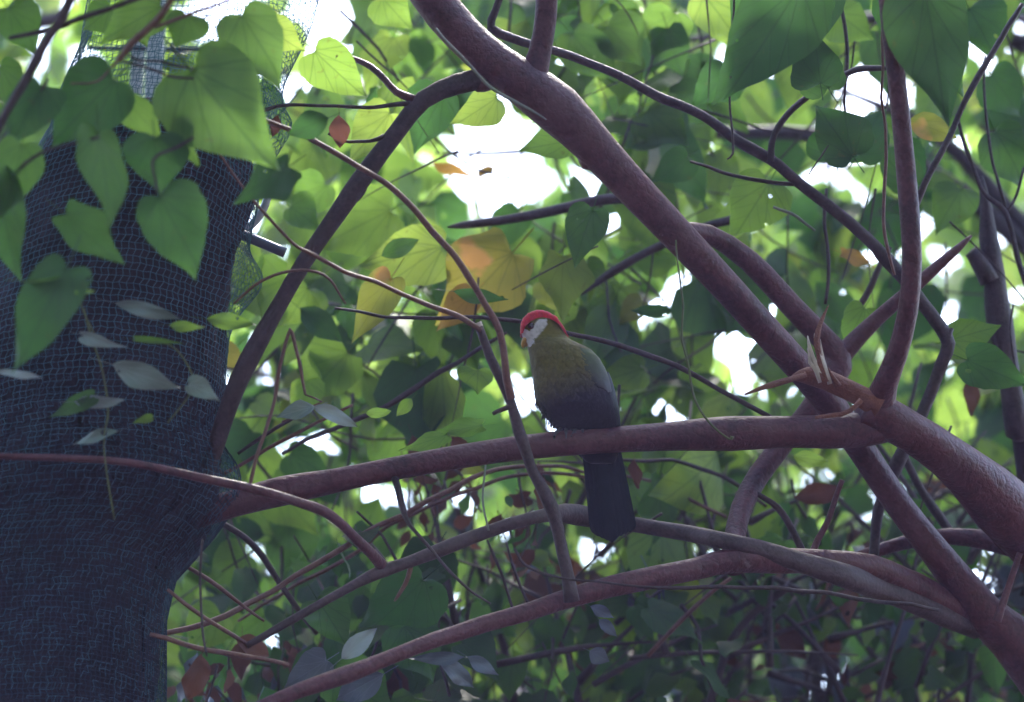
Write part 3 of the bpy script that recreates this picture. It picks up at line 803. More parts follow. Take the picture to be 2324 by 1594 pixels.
limb('twig', [(290, 122, 5), (315, 140, 6), (367, 143, 6), (416, 154, 6), (545, 165, 5)], 5.05, M_dark, hb)
limb('twig', [(110, 180, 6), (70, 238, 7), (0, 318, 7), (-30, 360, 7)], 5.0, M_dark, hb)
limb('twig', [(440, 312, 8), (400, 335, 9), (350, 360, 8), (357, 440, 5)], 4.95, M_dark, hb)
limb('twig', [(0, 420, 10), (100, 345, 8), (224, 312, 7)], 4.9, M_dark, hb)
for a in [
 (435, 160, 618, 385, 250, 5.0, 'muted', 'heart', 8), (549, 35, 650, 195, 150, 5.1, 'muted', 'heart', -10), (259, 182, 108, 332, 170, 5.0, 'dark', 'heart', 12), (266, 206, 366, 317, 80, 5.02, 'lime', 'ovate', 15),
 (224, 308, 258, 528, 135, 4.92, 'muted', 'heart', -38), (350, 312, 357, 445, 150, 4.97, 'dark', 'heart', 5), (362, 446, 460, 630, 165, 4.93, 'dark', 'heart', 8), (148, 488, 280, 608, 105, 4.95, 'muted', 'lobed', 14),
 (655, 378, 530, 458, 95, 5.1, 'dark', 'lobed', 5), (365, 15, 225, 95, 120, 5.15, 'mid', 'heart', 10), (425, 35, 400, 110, 100, 5.1, 'mid', 'heart', 0), (715, 118, 832, 226, 120, 5.35, 'mid', 'heart', 10), (745, 268, 652, 305, 65, 5.3, 'dark', 'ovate', 5),
 (95, 195, 20, 335, 130, 5.0, 'dark', 'heart', 20), (50, 330, 10, 500, 120, 4.9, 'mid', 'heart', -20), (150, 610, 30, 850, 150, 4.85, 'dark', 'heart', 22), (60, 640, 215, 668, 70, 4.85, 'mid', 'ovate', 40), (20, 20, 90, 120, 110, 5.1, 'mid', 'heart', 0),
 (0, 150, 60, 260, 90, 5.2, 'mid', 'heart', 0), (250, 20, 190, 70, 90, 5.3, 'mid', 'heart', 10), (-10, 400, 40, 640, 130, 4.9, 'dark', 'heart', 10), (415, 250, 440, 380, 60, 5.0, 'mid', 'ovate', 50), (600, 60, 690, 120, 90, 5.4, 'lime', 'heart', 10),
 (300, 20, 330, 110, 95, 5.3, 'mid', 'heart', 10), (560, 300, 600, 350, 50, 5.2, 'mid', 'heart', 0)]:
    traced(hb, *a[:6], a[6], a[7], a[8])
cp = thing('climbing_plant', 'climber with silvery leaves standing out from the netted trunk', 'climber', P(230, 1000, 5.2))
for pts in ([(190, 700, 4), (200, 740, 5), (215, 780, 5), (235, 850, 5), (245, 930, 5), (235, 1010, 4), (260, 1180, 4)], [(330, 770, 4), (400, 790, 4), (440, 860, 4), (430, 900, 4), (380, 960, 3)], [(170, 650, 4), (188, 700, 4), (215, 760, 3)]):
    limb('stem', pts, 5.22, M_green, cp)
for a in [(262, 688, 412, 724, 36, 5.2, 'silver'), (190, 762, 286, 790, 30, 5.2, 'silver'), (254, 828, 404, 882, 62, 5.18, 'silver'), (430, 872, 502, 905, 50, 5.2, 'silver'), (170, 912, 282, 912, 34, 5.2, 'silver'), (268, 978, 162, 1008, 28, 5.2, 'silver'),
          (-10, 845, 96, 856, 20, 5.1, 'silver'), (382, 738, 464, 744, 26, 5.2, 'mid'), (470, 724, 578, 737, 40, 5.3, 'mid'), (310, 770, 420, 780, 16, 5.2, 'mid'), (210, 900, 110, 950, 45, 5.2, 'dark'), (70, 640, 130, 655, 26, 5.1, 'silver'), (345, 950, 300, 960, 20, 5.2, 'mid')]:
    traced(cp, *a[:6], a[6], random.choice(['ovate', 'heart']), random.uniform(-25, 25))
sh = thing('shiny_shoot', 'twig end with two shiny pale leaves above the left part of the perch', 'shoot', P(715, 925, 5.5))
limb('stem', [(640, 958, 5), (700, 930, 6), (730, 915, 5), (693, 896, 5)], 5.5, M_vine, sh)
traced(sh, 715, 922, 628, 945, 42, 5.48, 'silver', 'ovate', 20); traced(sh, 712, 922, 814, 968, 38, 5.48, 'silver', 'ovate', -20)

# dead leaves caught on twigs
def dead(label, *a, col='brown', shape='ovate'):
    bx, by, tx, ty, w_, d = a
    m = leaf_frame(P(bx, by, d), P(tx, ty, d + .03), R(random.uniform(-40, 40)), w_ * PX(d))
    me = leaf_mesh(shape, 0, col, True)
    o = bpy.data.objects.new('dead_leaf', me)
    COL.objects.link(o)
    o.matrix_world = m
    return tag(o, label, 'dead leaf')
dead('orange-brown curled leaf hanging under the twig left of the dark limb', 770, 262, 772, 338, 48, 5.48)
dead('small reddish dead leaf hanging at the left tip of that same twig row', 632, 262, 618, 312, 28, 5.48)
dead('brown dead leaf hanging at the right, before the slender dark tree', 2208, 855, 2203, 948, 40, 6.3)
dead('crumpled pinkish dead leaf at the foot of the netted trunk', 458, 1488, 428, 1594, 66, 5.4)
dead('brown dead leaf caught on the lowest twig beside the trunk', 538, 1450, 615, 1490, 52, 5.5)
dead('dark brown dead leaf hanging behind the cut stem under the perch', 1235, 1100, 1225, 1162, 44, 5.9)
dead('narrow brown dead leaf hanging just right of the tail top', 1440, 1042, 1447, 1112, 34, 6.0)
dead('orange scrap of leaf caught in the white sky gap', 978, 368, 1078, 402, 30, 6.6, col='orange', shape='ovate')
dead('small orange leaf at the right end of the orange scrap in the sky gap', 1085, 402, 1122, 376, 32, 6.62, col='orange')
dead('bright yellow leaf lying on the foliage between the two upright limbs', 1912, 575, 1988, 600, 40, 6.2, col='orange', shape='lobed')
dead('dark red dead leaf under the junction of the limbs', 1905, 1110, 1800, 1132, 56, 6.2)
dead('rusty dead leaf deep in the undergrowth at the lower right', 1880, 1440, 1900, 1500, 44, 6.8)
dead('rusty brown leaf hanging in the lower right undergrowth', 2030, 1500, 2010, 1570, 34, 6.6)

# ------------------------------------------------------------------ canopy trees behind
CT = {}
def canopy_tree(key, label, x, d, trunk_mat, wtop, lean=0):
    base = P(x, 1594, d)
    t = thing('canopy_tree', label, 'tree', (base.x, base.y, 0), 'broad-leaved trees behind the perch')
    pts = [(base.x, base.y, -.15, wtop * 1.8), (base.x + lean * .3, base.y, base.z * .6, wtop * 1.35), (base.x + lean, base.y + .1, P(x, 700, d).z, wtop), (base.x + lean * 1.5, base.y + .2, P(x, -200, d).z, wtop * .8), (base.x + lean * 1.7, base.y + .2, P(x, -700, d).z, wtop * .5)]
    v, f = tube_data(pts, 14, .12, .05, .02)
    obj('trunk', v, f, trunk_mat, t)
    CT[key] = dict(t=t, n=0, mass=Mass(), twigs=[[], []], pts=pts, nl=0, d=d)
    return t
canopy_tree('a', 'nearest canopy tree, its yellowing leaves hanging behind the bird', 2700, 6.9, M_grey, .07)
canopy_tree('b', 'broad-leaved tree filling the upper left behind the dark limb', -420, 8.2, M_grey, .08)
canopy_tree('c', 'broad-leaved tree with deep green leaves filling the upper right', 2900, 8.6, M_dark, .08)
canopy_tree('e', 'farthest tall tree, its bright leaves blurred in the gaps', 3100, 12.5, M_grey, .12)
def merge_tube(store, pts, sides, step):
    v, f = tube_data(pts, sides, step, .05, .004)
    o = len(store[0])
    store[0].extend(v)
    store[1].extend([tuple(i + o for i in q) for q in f])
def place(key, m, col, shape, inview):
    c = CT[key]
    if inview and c['nl'] < 292:
        put_leaf(c['t'], m, col, shape)
        c['nl'] += 1
    else: c['mass'].add(m, col, shape)
def rand_leaf(key, x, y, d, size, col, shape, tipdown=1.0):
    """One leaf hanging at that spot, tip roughly down, its face turned anyhow round the vertical."""
    L = size * random.uniform(.8, 1.2)
    wdt = L * (random.uniform(.72, 1.0) if shape in ('heart', 'lobed') else random.uniform(.42, .6))
    a = random.gauss(0, .75)
    down = Vector((math.sin(a), random.gauss(0, .6), -math.cos(a) * tipdown)).normalized()
    b = P(x, y, d) - down * L * .5
    roll = random.gauss(0, .75)
    return leaf_frame(b, b + down * L, roll, wdt), L

for a in [  # the leaves of the photograph that stand out
 ('a', 1128, 222, 1030, 288, 100, 6.0, 'lime', 'heart'), ('a', 1005, 212, 935, 348, 120, 6.1, 'dark', 'heart'), ('a', 885, 258, 788, 372, 105, 6.1, 'lime', 'heart'), ('a', 868, -5, 932, 68, 100, 6.2, 'mid', 'heart'),
 ('a', 1305, 318, 1172, 342, 85, 6.0, 'mid', 'heart'), ('a', 1002, 560, 808, 607, 145, 6.2, 'lime', 'heart'), ('a', 866, 580, 952, 543, 45, 6.05, 'dark', 'ovate'), ('a', 885, 478, 718, 562, 165, 6.4, 'lime', 'heart'),
 ('a', 1162, 575, 1000, 752, 190, 6.15, 'yellow', 'lobed'), ('a', 888, 632, 797, 780, 92, 5.98, 'yellow', 'heart'), ('a', 1072, 668, 990, 752, 78, 6.1, 'orange', 'heart'), ('a', 1278, 582, 1272, 730, 115, 6.1, 'ygreen', 'lobed'), ('a', 1345, 478, 1300, 605, 100, 6.0, 'dark', 'heart'),
 ('a', 1028, 662, 1152, 682, 36, 5.95, 'dark', 'ovate'), ('a', 1085, 840, 1082, 895, 85, 6.0, 'mid', 'heart'), ('a', 1012, 988, 904, 1024, 44, 5.72, 'mid', 'lobed'), ('a', 1092, 966, 982, 985, 42, 5.72, 'mid', 'lobed'), ('a', 935, 905, 900, 945, 30, 5.8, 'lime', 'ovate'), ('a', 830, 938, 890, 935, 26, 5.8, 'lime', 'ovate'),
 ('a', 1455, 682, 1398, 738, 60, 6.4, 'yellow', 'heart'), ('a', 1526, 705, 1432, 706, 32, 6.1, 'dark', 'ovate'), ('a', 1180, 480, 1120, 570, 90, 6.5, 'dark', 'heart'), ('a', 660, 470, 730, 520, 90, 6.3, 'mid', 'heart'), ('a', 740, 420, 660, 500, 100, 6.4, 'mid', 'heart'),
 ('a', 1400, 330, 1460, 420, 100, 6.6, 'mid', 'heart'), ('a', 1230, 640, 1290, 720, 70, 6.3, 'ygreen', 'heart'), ('a', 1330, 600, 1380, 660, 60, 6.4, 'mid', 'heart'), ('a', 700, 655, 640, 750, 110, 6.3, 'mid', 'heart'), ('a', 500, 790, 560, 840, 60, 6.3, 'yellow', 'heart'),
 ('a', 1640, 480, 1580, 560, 90, 6.6, 'mid', 'heart'), ('a', 1470, 250, 1560, 330, 130, 6.5, 'mid', 'heart'),
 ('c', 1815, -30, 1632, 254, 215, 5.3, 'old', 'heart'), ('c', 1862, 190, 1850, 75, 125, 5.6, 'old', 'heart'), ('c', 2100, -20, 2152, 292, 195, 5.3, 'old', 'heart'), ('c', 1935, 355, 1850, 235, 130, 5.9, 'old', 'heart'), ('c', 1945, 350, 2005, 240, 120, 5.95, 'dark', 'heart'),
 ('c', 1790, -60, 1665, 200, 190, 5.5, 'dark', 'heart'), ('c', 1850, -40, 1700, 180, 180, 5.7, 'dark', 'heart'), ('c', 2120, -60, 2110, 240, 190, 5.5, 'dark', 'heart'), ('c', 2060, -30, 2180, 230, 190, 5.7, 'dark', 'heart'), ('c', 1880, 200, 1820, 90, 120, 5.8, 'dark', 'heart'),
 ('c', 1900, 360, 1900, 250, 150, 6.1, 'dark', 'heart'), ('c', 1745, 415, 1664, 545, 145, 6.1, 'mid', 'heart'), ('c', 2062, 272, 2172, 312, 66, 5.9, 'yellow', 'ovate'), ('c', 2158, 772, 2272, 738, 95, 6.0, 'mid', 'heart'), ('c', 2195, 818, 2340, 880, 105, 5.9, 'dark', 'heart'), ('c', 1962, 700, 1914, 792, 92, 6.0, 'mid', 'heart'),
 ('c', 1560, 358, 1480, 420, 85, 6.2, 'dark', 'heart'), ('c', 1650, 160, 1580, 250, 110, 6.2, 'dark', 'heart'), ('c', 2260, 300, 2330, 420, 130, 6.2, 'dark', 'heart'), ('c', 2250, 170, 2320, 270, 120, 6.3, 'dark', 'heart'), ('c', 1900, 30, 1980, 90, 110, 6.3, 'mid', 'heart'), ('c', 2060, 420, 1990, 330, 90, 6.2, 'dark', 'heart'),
 ('c', 1800, 1035, 1880, 1050, 40, 6.0, 'mid', 'ovate'), ('c', 2180, 430, 2120, 530, 110, 6.3, 'mid', 'heart'), ('c', 2040, 330, 2110, 420, 100, 6.3, 'dark', 'heart'), ('c', 1380, 60, 1460, 150, 120, 6.4, 'mid', 'heart'), ('c', 1530, 30, 1480, 120, 120, 6.5, 'mid', 'heart'),
 ('c', 1600, -10, 1690, 110, 130, 6.3, 'mid', 'heart'), ('c', 2200, 20, 2260, 130, 130, 6.2, 'dark', 'heart'), ('c', 1300, 80, 1400, 200, 120, 6.4, 'mid', 'heart')]:
    k, bx, by, tx, ty, w_, d, col, shp = a
    traced(CT[k]['t'], bx, by, tx, ty, w_, d, col, shp)
    CT[k]['nl'] += 1

def spray(key, n, xr, yr, dr, size, cols, shapes, gap=1.0, twig=True, dens=None, tw=.004):
    """Drooping twigs with leaves set along them; openings to the sky are left free."""
    c = CT[key]
    made = 0
    guard = 0
    while made < n and guard < n * 6:
        guard += 1
        x, y, d = random.uniform(*xr), random.uniform(*yr), random.uniform(*dr)
        if dens and random.random() > dens(x, y): continue
        k = random.randint(3, 6)
        ang = random.uniform(-2.6, -.5) if random.random() < .7 else random.uniform(-3.14, 3.14)
        stepx = random.uniform(.07, .12) * size / .15 / PX(d)
        pts, lv = [], []
        for i in range(k):
            pts.append((x, y, d))
            for s in range(random.choice((1, 1, 2))):
                lx, ly = x + random.gauss(0, .35) * size / PX(d), y + random.uniform(.1, .6) * size / PX(d)
                col, shp = random.choices(list(cols), list(cols.values()))[0], random.choice(shapes)
                rad = size / PX(d) * .5
                if in_gap(lx, ly, rad * .55 * gap): continue
                m, L = rand_leaf(key, lx, ly, d + random.gauss(0, .06), size * random.uniform(.5, 1.35), col, shp)
                place(key, m, col, shp, -60 < lx < KW + 60 and -60 < ly < KH + 60)
                made += 1
            x += math.cos(ang) * stepx
            y -= math.sin(ang) * stepx
            ang += random.gauss(0, .25)
            d += random.gauss(0, .05)
        if twig and len(pts) > 1 and not in_gap(pts[len(pts) // 2][0], pts[len(pts) // 2][1], 0):
            p4 = [(*P(a, b_, e_), tw * (1 - .6 * i / k)) for i, (a, b_, e_) in enumerate(pts)]
            merge_tube(c['twigs'], p4, 5, .06)
UPY = (-350, 1120)
spray('a', 330, (450, 1800), (-80, 1150), (6.3, 7.4), .155, {'lime': 3, 'mid': 5, 'dark': 2, 'ygreen': .6}, ['heart', 'heart', 'ovate', 'lobed'], .9)
spray('b', 430, (-700, 1250), (-420, 1150), (7.4, 9.2), .18, {'lime': 3, 'mid': 5, 'dark': 1}, ['heart', 'heart', 'ovate'], .9)
spray('c', 800, (1150, 3000), (-420, 1150), (6.5, 9.0), .165, {'lime': 1.5, 'mid': 4, 'dark': 4}, ['heart', 'heart', 'ovate', 'lobed'], .9)
spray('e', 2700, (-900, 3200), (-420, 1400), (9.6, 14.0), .22, {'lime': 6, 'mid': 3, 'ygreen': .5}, ['heart', 'ovate'], .45)
def overhead(key, n, xr, yr, zr):
    """The crown goes on above the frame."""
    for _ in range(n):
        x, y = random.uniform(*xr), random.uniform(*yr)
        z = max(1.6 + y * .60 + random.uniform(.1, 1.4), zr)
        a = random.uniform(0, 6.28)
        t = Vector((math.cos(a), math.sin(a), random.uniform(-1.2, .0))).normalized()
        L = random.uniform(.17, .26)
        p = Vector((x, y, z))
        CT[key]['mass'].add(leaf_frame(p, p + t * L, R(random.uniform(-60, 60)), L * .85), random.choice(['mid', 'dark']), 'heart')
overhead('c', 900, (.75, 3.6), (3.6, 9.5), 3.9)
overhead('b', 150, (-3.5, .4), (4.6, 9.5), 4.4)
overhead('b', 700, (-2.4, -.25), (4.0, 6.6), 4.0)
# limbs that carry these crowns
for k, tgt in (('a', [(1900, 200), (1500, 100), (1000, 350)]), ('b', [(300, 200), (700, 350), (900, 900)]), ('c', [(2000, 150), (1500, -100), (2200, 900)]), ('e', [(1500, 300), (700, 100), (1800, 900)])):
    c = CT[k]
    for j, (x, y) in enumerate(tgt):
        s = c['pts'][2 + (j % 2)]
        q = P(x, y, c['d'] + .5)
        mid = ((s[0] + q.x) / 2 + random.uniform(-.2, .2), (s[1] + q.y) / 2, (s[2] + q.z) / 2 + random.uniform(.1, .4))
        v, f = tube_data([(s[0], s[1], s[2], c['pts'][2][3] * .45), (*mid, c['pts'][2][3] * .3), (q.x, q.y, q.z, .006)], 8, .12, .06, .02)
        obj('limb', v, f, M_grey, c['t'])

# ------------------------------------------------------------------ undergrowth, lower third
def shrub(key, label, x, d, mat):
    base = P(x, 1594, d)
    t = thing('shrub', label, 'shrub', (base.x, base.y, 0), 'tall shrubs below the perch')
    for k in range(5):
        a = random.uniform(-.5, .5)
        top = P(x + random.uniform(-420, 420), random.uniform(1080, 1350), d + random.uniform(-.3, .3))
        pts = [(base.x + a * .3, base.y + random.uniform(-.2, .2), -.1, .022), ((base.x + top.x) / 2 + a * .2, base.y, top.z * .55, .018), (*P(x + a * 300, 1600, d), .014), (*top, .005)]
        v, f = tube_data(pts, 8, .1, .06, .01)
        obj('stem', v, f, mat, t)
    CT[key] = dict(t=t, nl=0, mass=Mass(), twigs=[[], []], d=d)
shrub('s', 'tall dark shrub filling the lower right under the double branch', 1950, 7.4, M_dark)
shrub('t', 'leafy shrub under the middle of the perch with blue-grey leaves', 1050, 7.0, M_dark)
shrub('u', 'shrub beside the lower netted trunk with broad green leaves', 620, 7.8, M_vine)
shrub('v', 'farther pale shrub seen in the gaps below the perch', 1500, 10.5, M_grey)
for a in [('t', 1056, 1492, 930, 1496, 32, 5.5, 'blue', 'lance'), ('t', 1000, 1500, 1078, 1560, 48, 5.5, 'blue', 'ovate'), ('t', 1060, 1490, 1130, 1532, 34, 5.5, 'blue', 'lance'), ('t', 1340, 1376, 1394, 1402, 28, 5.7, 'blue', 'ovate'), ('t', 1360, 1406, 1400, 1444, 28, 5.7, 'blue', 'ovate'), ('t', 1338, 1478, 1382, 1502, 42, 5.8, 'blue', 'ovate'),
          ('t', 960, 1318, 830, 1442, 165, 5.75, 'dark', 'heart'), ('t', 775, 1495, 856, 1425, 46, 5.5, 'silver', 'ovate'), ('t', 740, 1500, 640, 1560, 80, 5.6, 'blue', 'heart'), ('t', 720, 1360, 790, 1470, 110, 5.8, 'dark', 'heart'), ('t', 870, 1530, 760, 1590, 70, 5.55, 'blue', 'ovate'), ('t', 920, 1420, 1000, 1540, 150, 5.9, 'dark', 'heart'), ('t', 760, 1540, 900, 1620, 150, 5.9, 'dark', 'heart'),
          ('u', 520, 1170, 640, 1230, 100, 6.6, 'mid', 'heart'), ('u', 560, 1260, 470, 1330, 100, 6.4, 'mid', 'heart'), ('u', 500, 1400, 420, 1480, 110, 6.3, 'mid', 'heart'), ('u', 660, 1030, 760, 1090, 90, 6.4, 'dark', 'heart'), ('u', 600, 1400, 520, 1460, 80, 6.4, 'mid', 'heart'),
          ('s', 1960, 1330, 1900, 1400, 60, 6.6, 'dark', 'heart'), ('s', 1870, 1400, 1840, 1470, 70, 6.8, 'mid', 'heart'), ('s', 1620, 1420, 1700, 1480, 70, 6.8, 'mid', 'heart')]:
    k, bx, by, tx, ty, w_, d, col, shp = a
    traced(CT[k]['t'], bx, by, tx, ty, w_, d, col, shp)
    CT[k]['nl'] += 1
def low(x, y): return min(1, max(.15, (y - 1000) / 350))
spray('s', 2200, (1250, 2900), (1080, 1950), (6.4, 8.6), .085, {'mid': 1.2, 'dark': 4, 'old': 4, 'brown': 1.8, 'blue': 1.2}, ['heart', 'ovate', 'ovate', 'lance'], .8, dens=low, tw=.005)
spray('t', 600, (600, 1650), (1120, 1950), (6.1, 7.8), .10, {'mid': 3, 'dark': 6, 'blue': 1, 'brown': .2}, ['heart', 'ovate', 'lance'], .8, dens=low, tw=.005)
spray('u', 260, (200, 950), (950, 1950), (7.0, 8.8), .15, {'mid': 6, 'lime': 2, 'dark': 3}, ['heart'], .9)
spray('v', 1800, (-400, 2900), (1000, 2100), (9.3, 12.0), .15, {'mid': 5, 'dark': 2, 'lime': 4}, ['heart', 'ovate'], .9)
spray('t', 260, (600, 1060), (1290, 1720), (5.95, 6.5), .11, {'old': 4, 'dark': 3, 'brown': .5}, ['heart', 'ovate'], .9, tw=.004)
spray('t', 60, (930, 1300), (1080, 1210), (6.0, 6.5), .055, {'brown': 5, 'dark': 1}, ['ovate', 'lance'], .9, tw=.003)
spray('u', 60, (380, 640), (1470, 1640), (5.8, 6.3), .06, {'brown': 5, 'dark': 1, 'blue': 1}, ['ovate', 'lance'], .9, tw=.003)
spray('u', 130, (500, 900), (780, 1120), (6.4, 7.6), .12, {'mid': 4, 'dark': 4, 'lime': 1}, ['heart', 'ovate'], .8)
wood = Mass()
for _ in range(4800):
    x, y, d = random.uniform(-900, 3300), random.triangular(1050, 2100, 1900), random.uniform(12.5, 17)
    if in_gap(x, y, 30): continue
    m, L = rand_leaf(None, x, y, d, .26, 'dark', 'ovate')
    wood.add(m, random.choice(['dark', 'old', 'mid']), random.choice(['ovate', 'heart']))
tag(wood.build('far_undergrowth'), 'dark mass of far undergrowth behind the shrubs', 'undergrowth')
for _ in range(260):                                             # bare stems tangled in the undergrowth
    k = random.choice('ssstv')
    x, y, d = random.uniform(1350, 2500) if k == 's' else random.uniform(600, 2300), random.uniform(1150, 1700), random.uniform(6.2, 8.0) + (2.5 if k == 'v' else 0)
    a, L = random.gauss(1.1, .7), random.uniform(200, 520)
    pts = [(*P(x + math.cos(a) * L * t, y - math.sin(a) * L * t + 40 * t * t, d + .1 * t), random.uniform(.006, .010) * (1 - .7 * t)) for t in (0, .35, .7, 1)]
    merge_tube(CT[k]['twigs'], pts, 6, .06)
for _ in range(90):                                             # thin stray twigs among the leaves
    k = random.choice('aaccu')
    x, y = (random.uniform(700, 1800), random.uniform(-50, 1300)) if k != 'c' else (random.uniform(1450, 2400), random.uniform(-50, 1200))
    if k == 'u': x, y = random.uniform(450, 1400), random.uniform(1000, 1500)
    d = random.uniform(5.95, 6.9)
    a, L = random.choice([random.gauss(-.5, .5), random.gauss(-2.5, .5), random.gauss(-1.57, .15)]), random.uniform(120, 460)
    bend = random.gauss(0, 60)
    pts = [(*P(x + math.cos(a) * L * t + bend * t * t, y - math.sin(a) * L * t + abs(bend) * t * t, d + .1 * t), random.uniform(.0016, .0036) * (1 - .6 * t)) for t in (0, .3, .65, 1)]
    merge_tube(CT[k]['twigs'], pts, 5, .05)
for k, c in CT.items():
    c['mass'].build('foliage', c['t'])
    if c['twigs'][0]: tag(obj('twigs', c['twigs'][0], c['twigs'][1], M_dark, c['t']), kind='stuff')

# canopy that continues over and behind the viewer
roof = Mass()
for k in range(6500):
    if k < 4200:
        x, y = random.uniform(-7, 7), random.uniform(-7, 4.2)
        z = random.uniform(4.5, 6.0) + .1 * abs(x)
    else:
        a = random.uniform(math.pi * .86, math.pi * 2.14)
        r_ = random.uniform(6.0, 8.0)
        x, y, z = r_ * math.cos(a), r_ * math.sin(a) + 1.0, random.uniform(.2, 5.2)
    a = random.uniform(0, 6.28)
    t = Vector((math.cos(a), math.sin(a), random.uniform(-1.4, .1))).normalized()
    L = random.uniform(.22, .36)
    roof.add(leaf_frame(Vector((x, y, z)), Vector((x, y, z)) + t * L, R(random.uniform(-60, 60)), L * .85), random.choice(['mid', 'dark']), 'heart')
rf = roof.build('canopy_foliage')
tag(rf, 'leaf roof that continues overhead', 'foliage')

# ------------------------------------------------------------------ the bird
BD = 5.63
bp = PX(BD)
bird = thing('turaco', 'green turaco with crimson crest and white face perched on the level limb', 'bird', P(1300, 985, BD))
BR = [(709, 1214, 1229, 5), (712, 1204, 1240, 10), (718, 1194, 1252, 16), (727, 1187, 1262, 20), (738, 1183, 1269, 23), (750, 1182, 1277, 25), (760, 1184, 1284, 26), (768, 1188, 1290, 27), (776, 1193, 1299, 30), (785, 1199, 1314, 36), (800, 1203, 1342, 46),
      (820, 1206, 1360, 55), (840, 1208, 1371, 61), (865, 1212, 1382, 65), (890, 1214, 1389, 66), (915, 1219, 1395, 64), (935, 1231, 1399, 60), (955, 1253, 1402, 50), (970, 1274, 1404, 36), (985, 1292, 1404, 30), (1000, 1305, 1403, 26), (1015, 1318, 1402, 20), (1026, 1328, 1400, 14), (1032, 1340, 1392, 6)]
by_ = np.array([b[0] for b in BR], float)
def bring(y):
    l, r_, t = (float(np.interp(y, by_, [b[k] for b in BR])) for k in (1, 2, 3))
    return l, r_, t
def bshift(y): return float(np.interp(y, [700, 935, 955, 975, 1000, 1032], [0, 0, 8, 32, 52, 58]))       # below the perch line the vent swings behind the limb
def bsurf(y, a, off=0):
    """Point of the plumage at height y, angle a (0 = tail side, pi = breast, -pi/2 = the side seen)."""
    l, r_, t = bring(y)
    c, h = (l + r_) / 2, (r_ - l) / 2 + off
    e = .92
    ca, sa = math.cos(a), math.sin(a)
    x = math.copysign(abs(ca) ** e, ca) * h
    z = math.copysign(abs(sa) ** e, sa) * (t + off)
    q = P(c + x, y, BD)
    return q + Vector((0, (z + bshift(y)) * bp, 0)), c + x
def mixl(a, b, f): f = min(1, max(0, f)); return tuple(a[i] + (b[i] - a[i]) * f for i in range(3))
OLIVE, GREEN, VIOLET, WHITE, NAVY = (.145, .118, .025), (.02, .075, .035), (.024, .020, .042), (.64, .58, .66), (.007, .008, .022)
def inpoly(x, y, poly):
    c = False
    for i in range(len(poly)):
        x1, y1 = poly[i]; x2, y2 = poly[i - 1]
        if (y1 > y) != (y2 > y) and x < (x2 - x1) * (y - y1) / (y2 - y1) + x1: c = not c
    return c
FACE = [(1182, 760), (1190, 752), (1202, 760), (1210, 753), (1216, 740), (1224, 733), (1240, 732), (1242, 744), (1230, 762), (1216, 778), (1202, 789), (1189, 780)]
CAP = [(1180, 765), (1188, 748), (1202, 738), (1220, 730), (1240, 724), (1258, 729), (1275, 746), (1290, 770), (1300, 765), (1280, 700), (1180, 700)]
RED = (.58, .022, .045)
def plum(x, y):
    if y < 790 and inpoly(x, y, FACE): return WHITE
    if y < 775 and inpoly(x, y, CAP): return RED
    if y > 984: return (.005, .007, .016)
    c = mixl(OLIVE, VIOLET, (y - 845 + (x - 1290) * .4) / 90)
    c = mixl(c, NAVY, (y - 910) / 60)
    return c
def colour(me, cols):
    at = me.color_attributes.new('tint', 'FLOAT_COLOR', 'POINT')
    at.data.foreach_set('color', np.array([(*c, 1) for c in cols], np.float32).ravel())
M_feather = attr_mat('feathers', .7, .25, .15)
M_wing = attr_mat('wing_feathers', .45, .4, .1, 70)
NA = 96
ys = np.concatenate([np.linspace(709, 800, 64), np.linspace(802, 1032, 90)])
vs, fs, cs = [], [], []
for i, y in enumerate(ys):
    for q in range(NA):
        p, x = bsurf(y, 2 * math.pi * q / NA)
        vs.append(p)
        cs.append(plum(x, y))
    if i:
        o = (i - 1) * NA
        for q in range(NA): fs.append((o + q, o + NA + q, o + NA + (q + 1) % NA, o + (q + 1) % NA))
fs.append(tuple(range(NA))); fs.append(tuple(range((len(ys) - 1) * NA, len(ys) * NA))[::-1])
bo = obj('body', vs, fs, M_feather, bird)
colour(bo.data, cs)
# contour feathers lying over the body
vs, fs, cs = [], [], []
for _ in range(2300):
    y = random.uniform(776, 1005)
    a = random.uniform(-math.pi, math.pi)
    L, wd = random.uniform(9, 17), random.uniform(.035, .07)
    wd = wd * (70 / max(30, bring(y)[2]))
    o = len(vs)
    rows_ = ((0, .35, .4), (.45, 1, 1.6), (.8, .75, 2.4), (1, .12, 3.2))
    jit = random.uniform(.9, 1.1)
    for t, wk, off in rows_:
        for s in (-1, 0, 1):
            p, x = bsurf(min(1030, y + L * t), a + s * wd * wk, off + (.5 if s == 0 else 0))
            vs.append(p)
            cs.append(tuple(c * jit for c in plum(x, min(1030, y + L * .3))))
    for t in range(3):
        for s in range(2):
            q = o + t * 3 + s
            fs.append((q, q + 3, q + 4, q + 1))
# loose belly tufts at the lower breast
for _ in range(70):
    y = random.uniform(905, 968)
    a = math.pi + random.uniform(-.5, .35)
    p, x = bsurf(y, a, -2)
    o = len(vs)
    d_ = Vector((random.uniform(-.6, .25), random.uniform(-.3, .3), -1)).normalized()
    L = random.uniform(12, 26) * bp
    s_ = Vector((.0014, .0008, .0006))
    for t, k in ((0, 1), (.5, .8), (1, .05)):
        for s in (-1, 1):
            vs.append(p + d_ * L * t + s_ * s * k)
            cs.append(mixl(plum(x, y), (.06, .05, .07), .3))
    for t in range(2): fs.append((o + t * 2, o + t * 2 + 2, o + t * 2 + 3, o + t * 2 + 1))
po = obj('plumage', vs, fs, M_feather, bird)
colour(po.data, cs)
tag(po, kind='stuff')
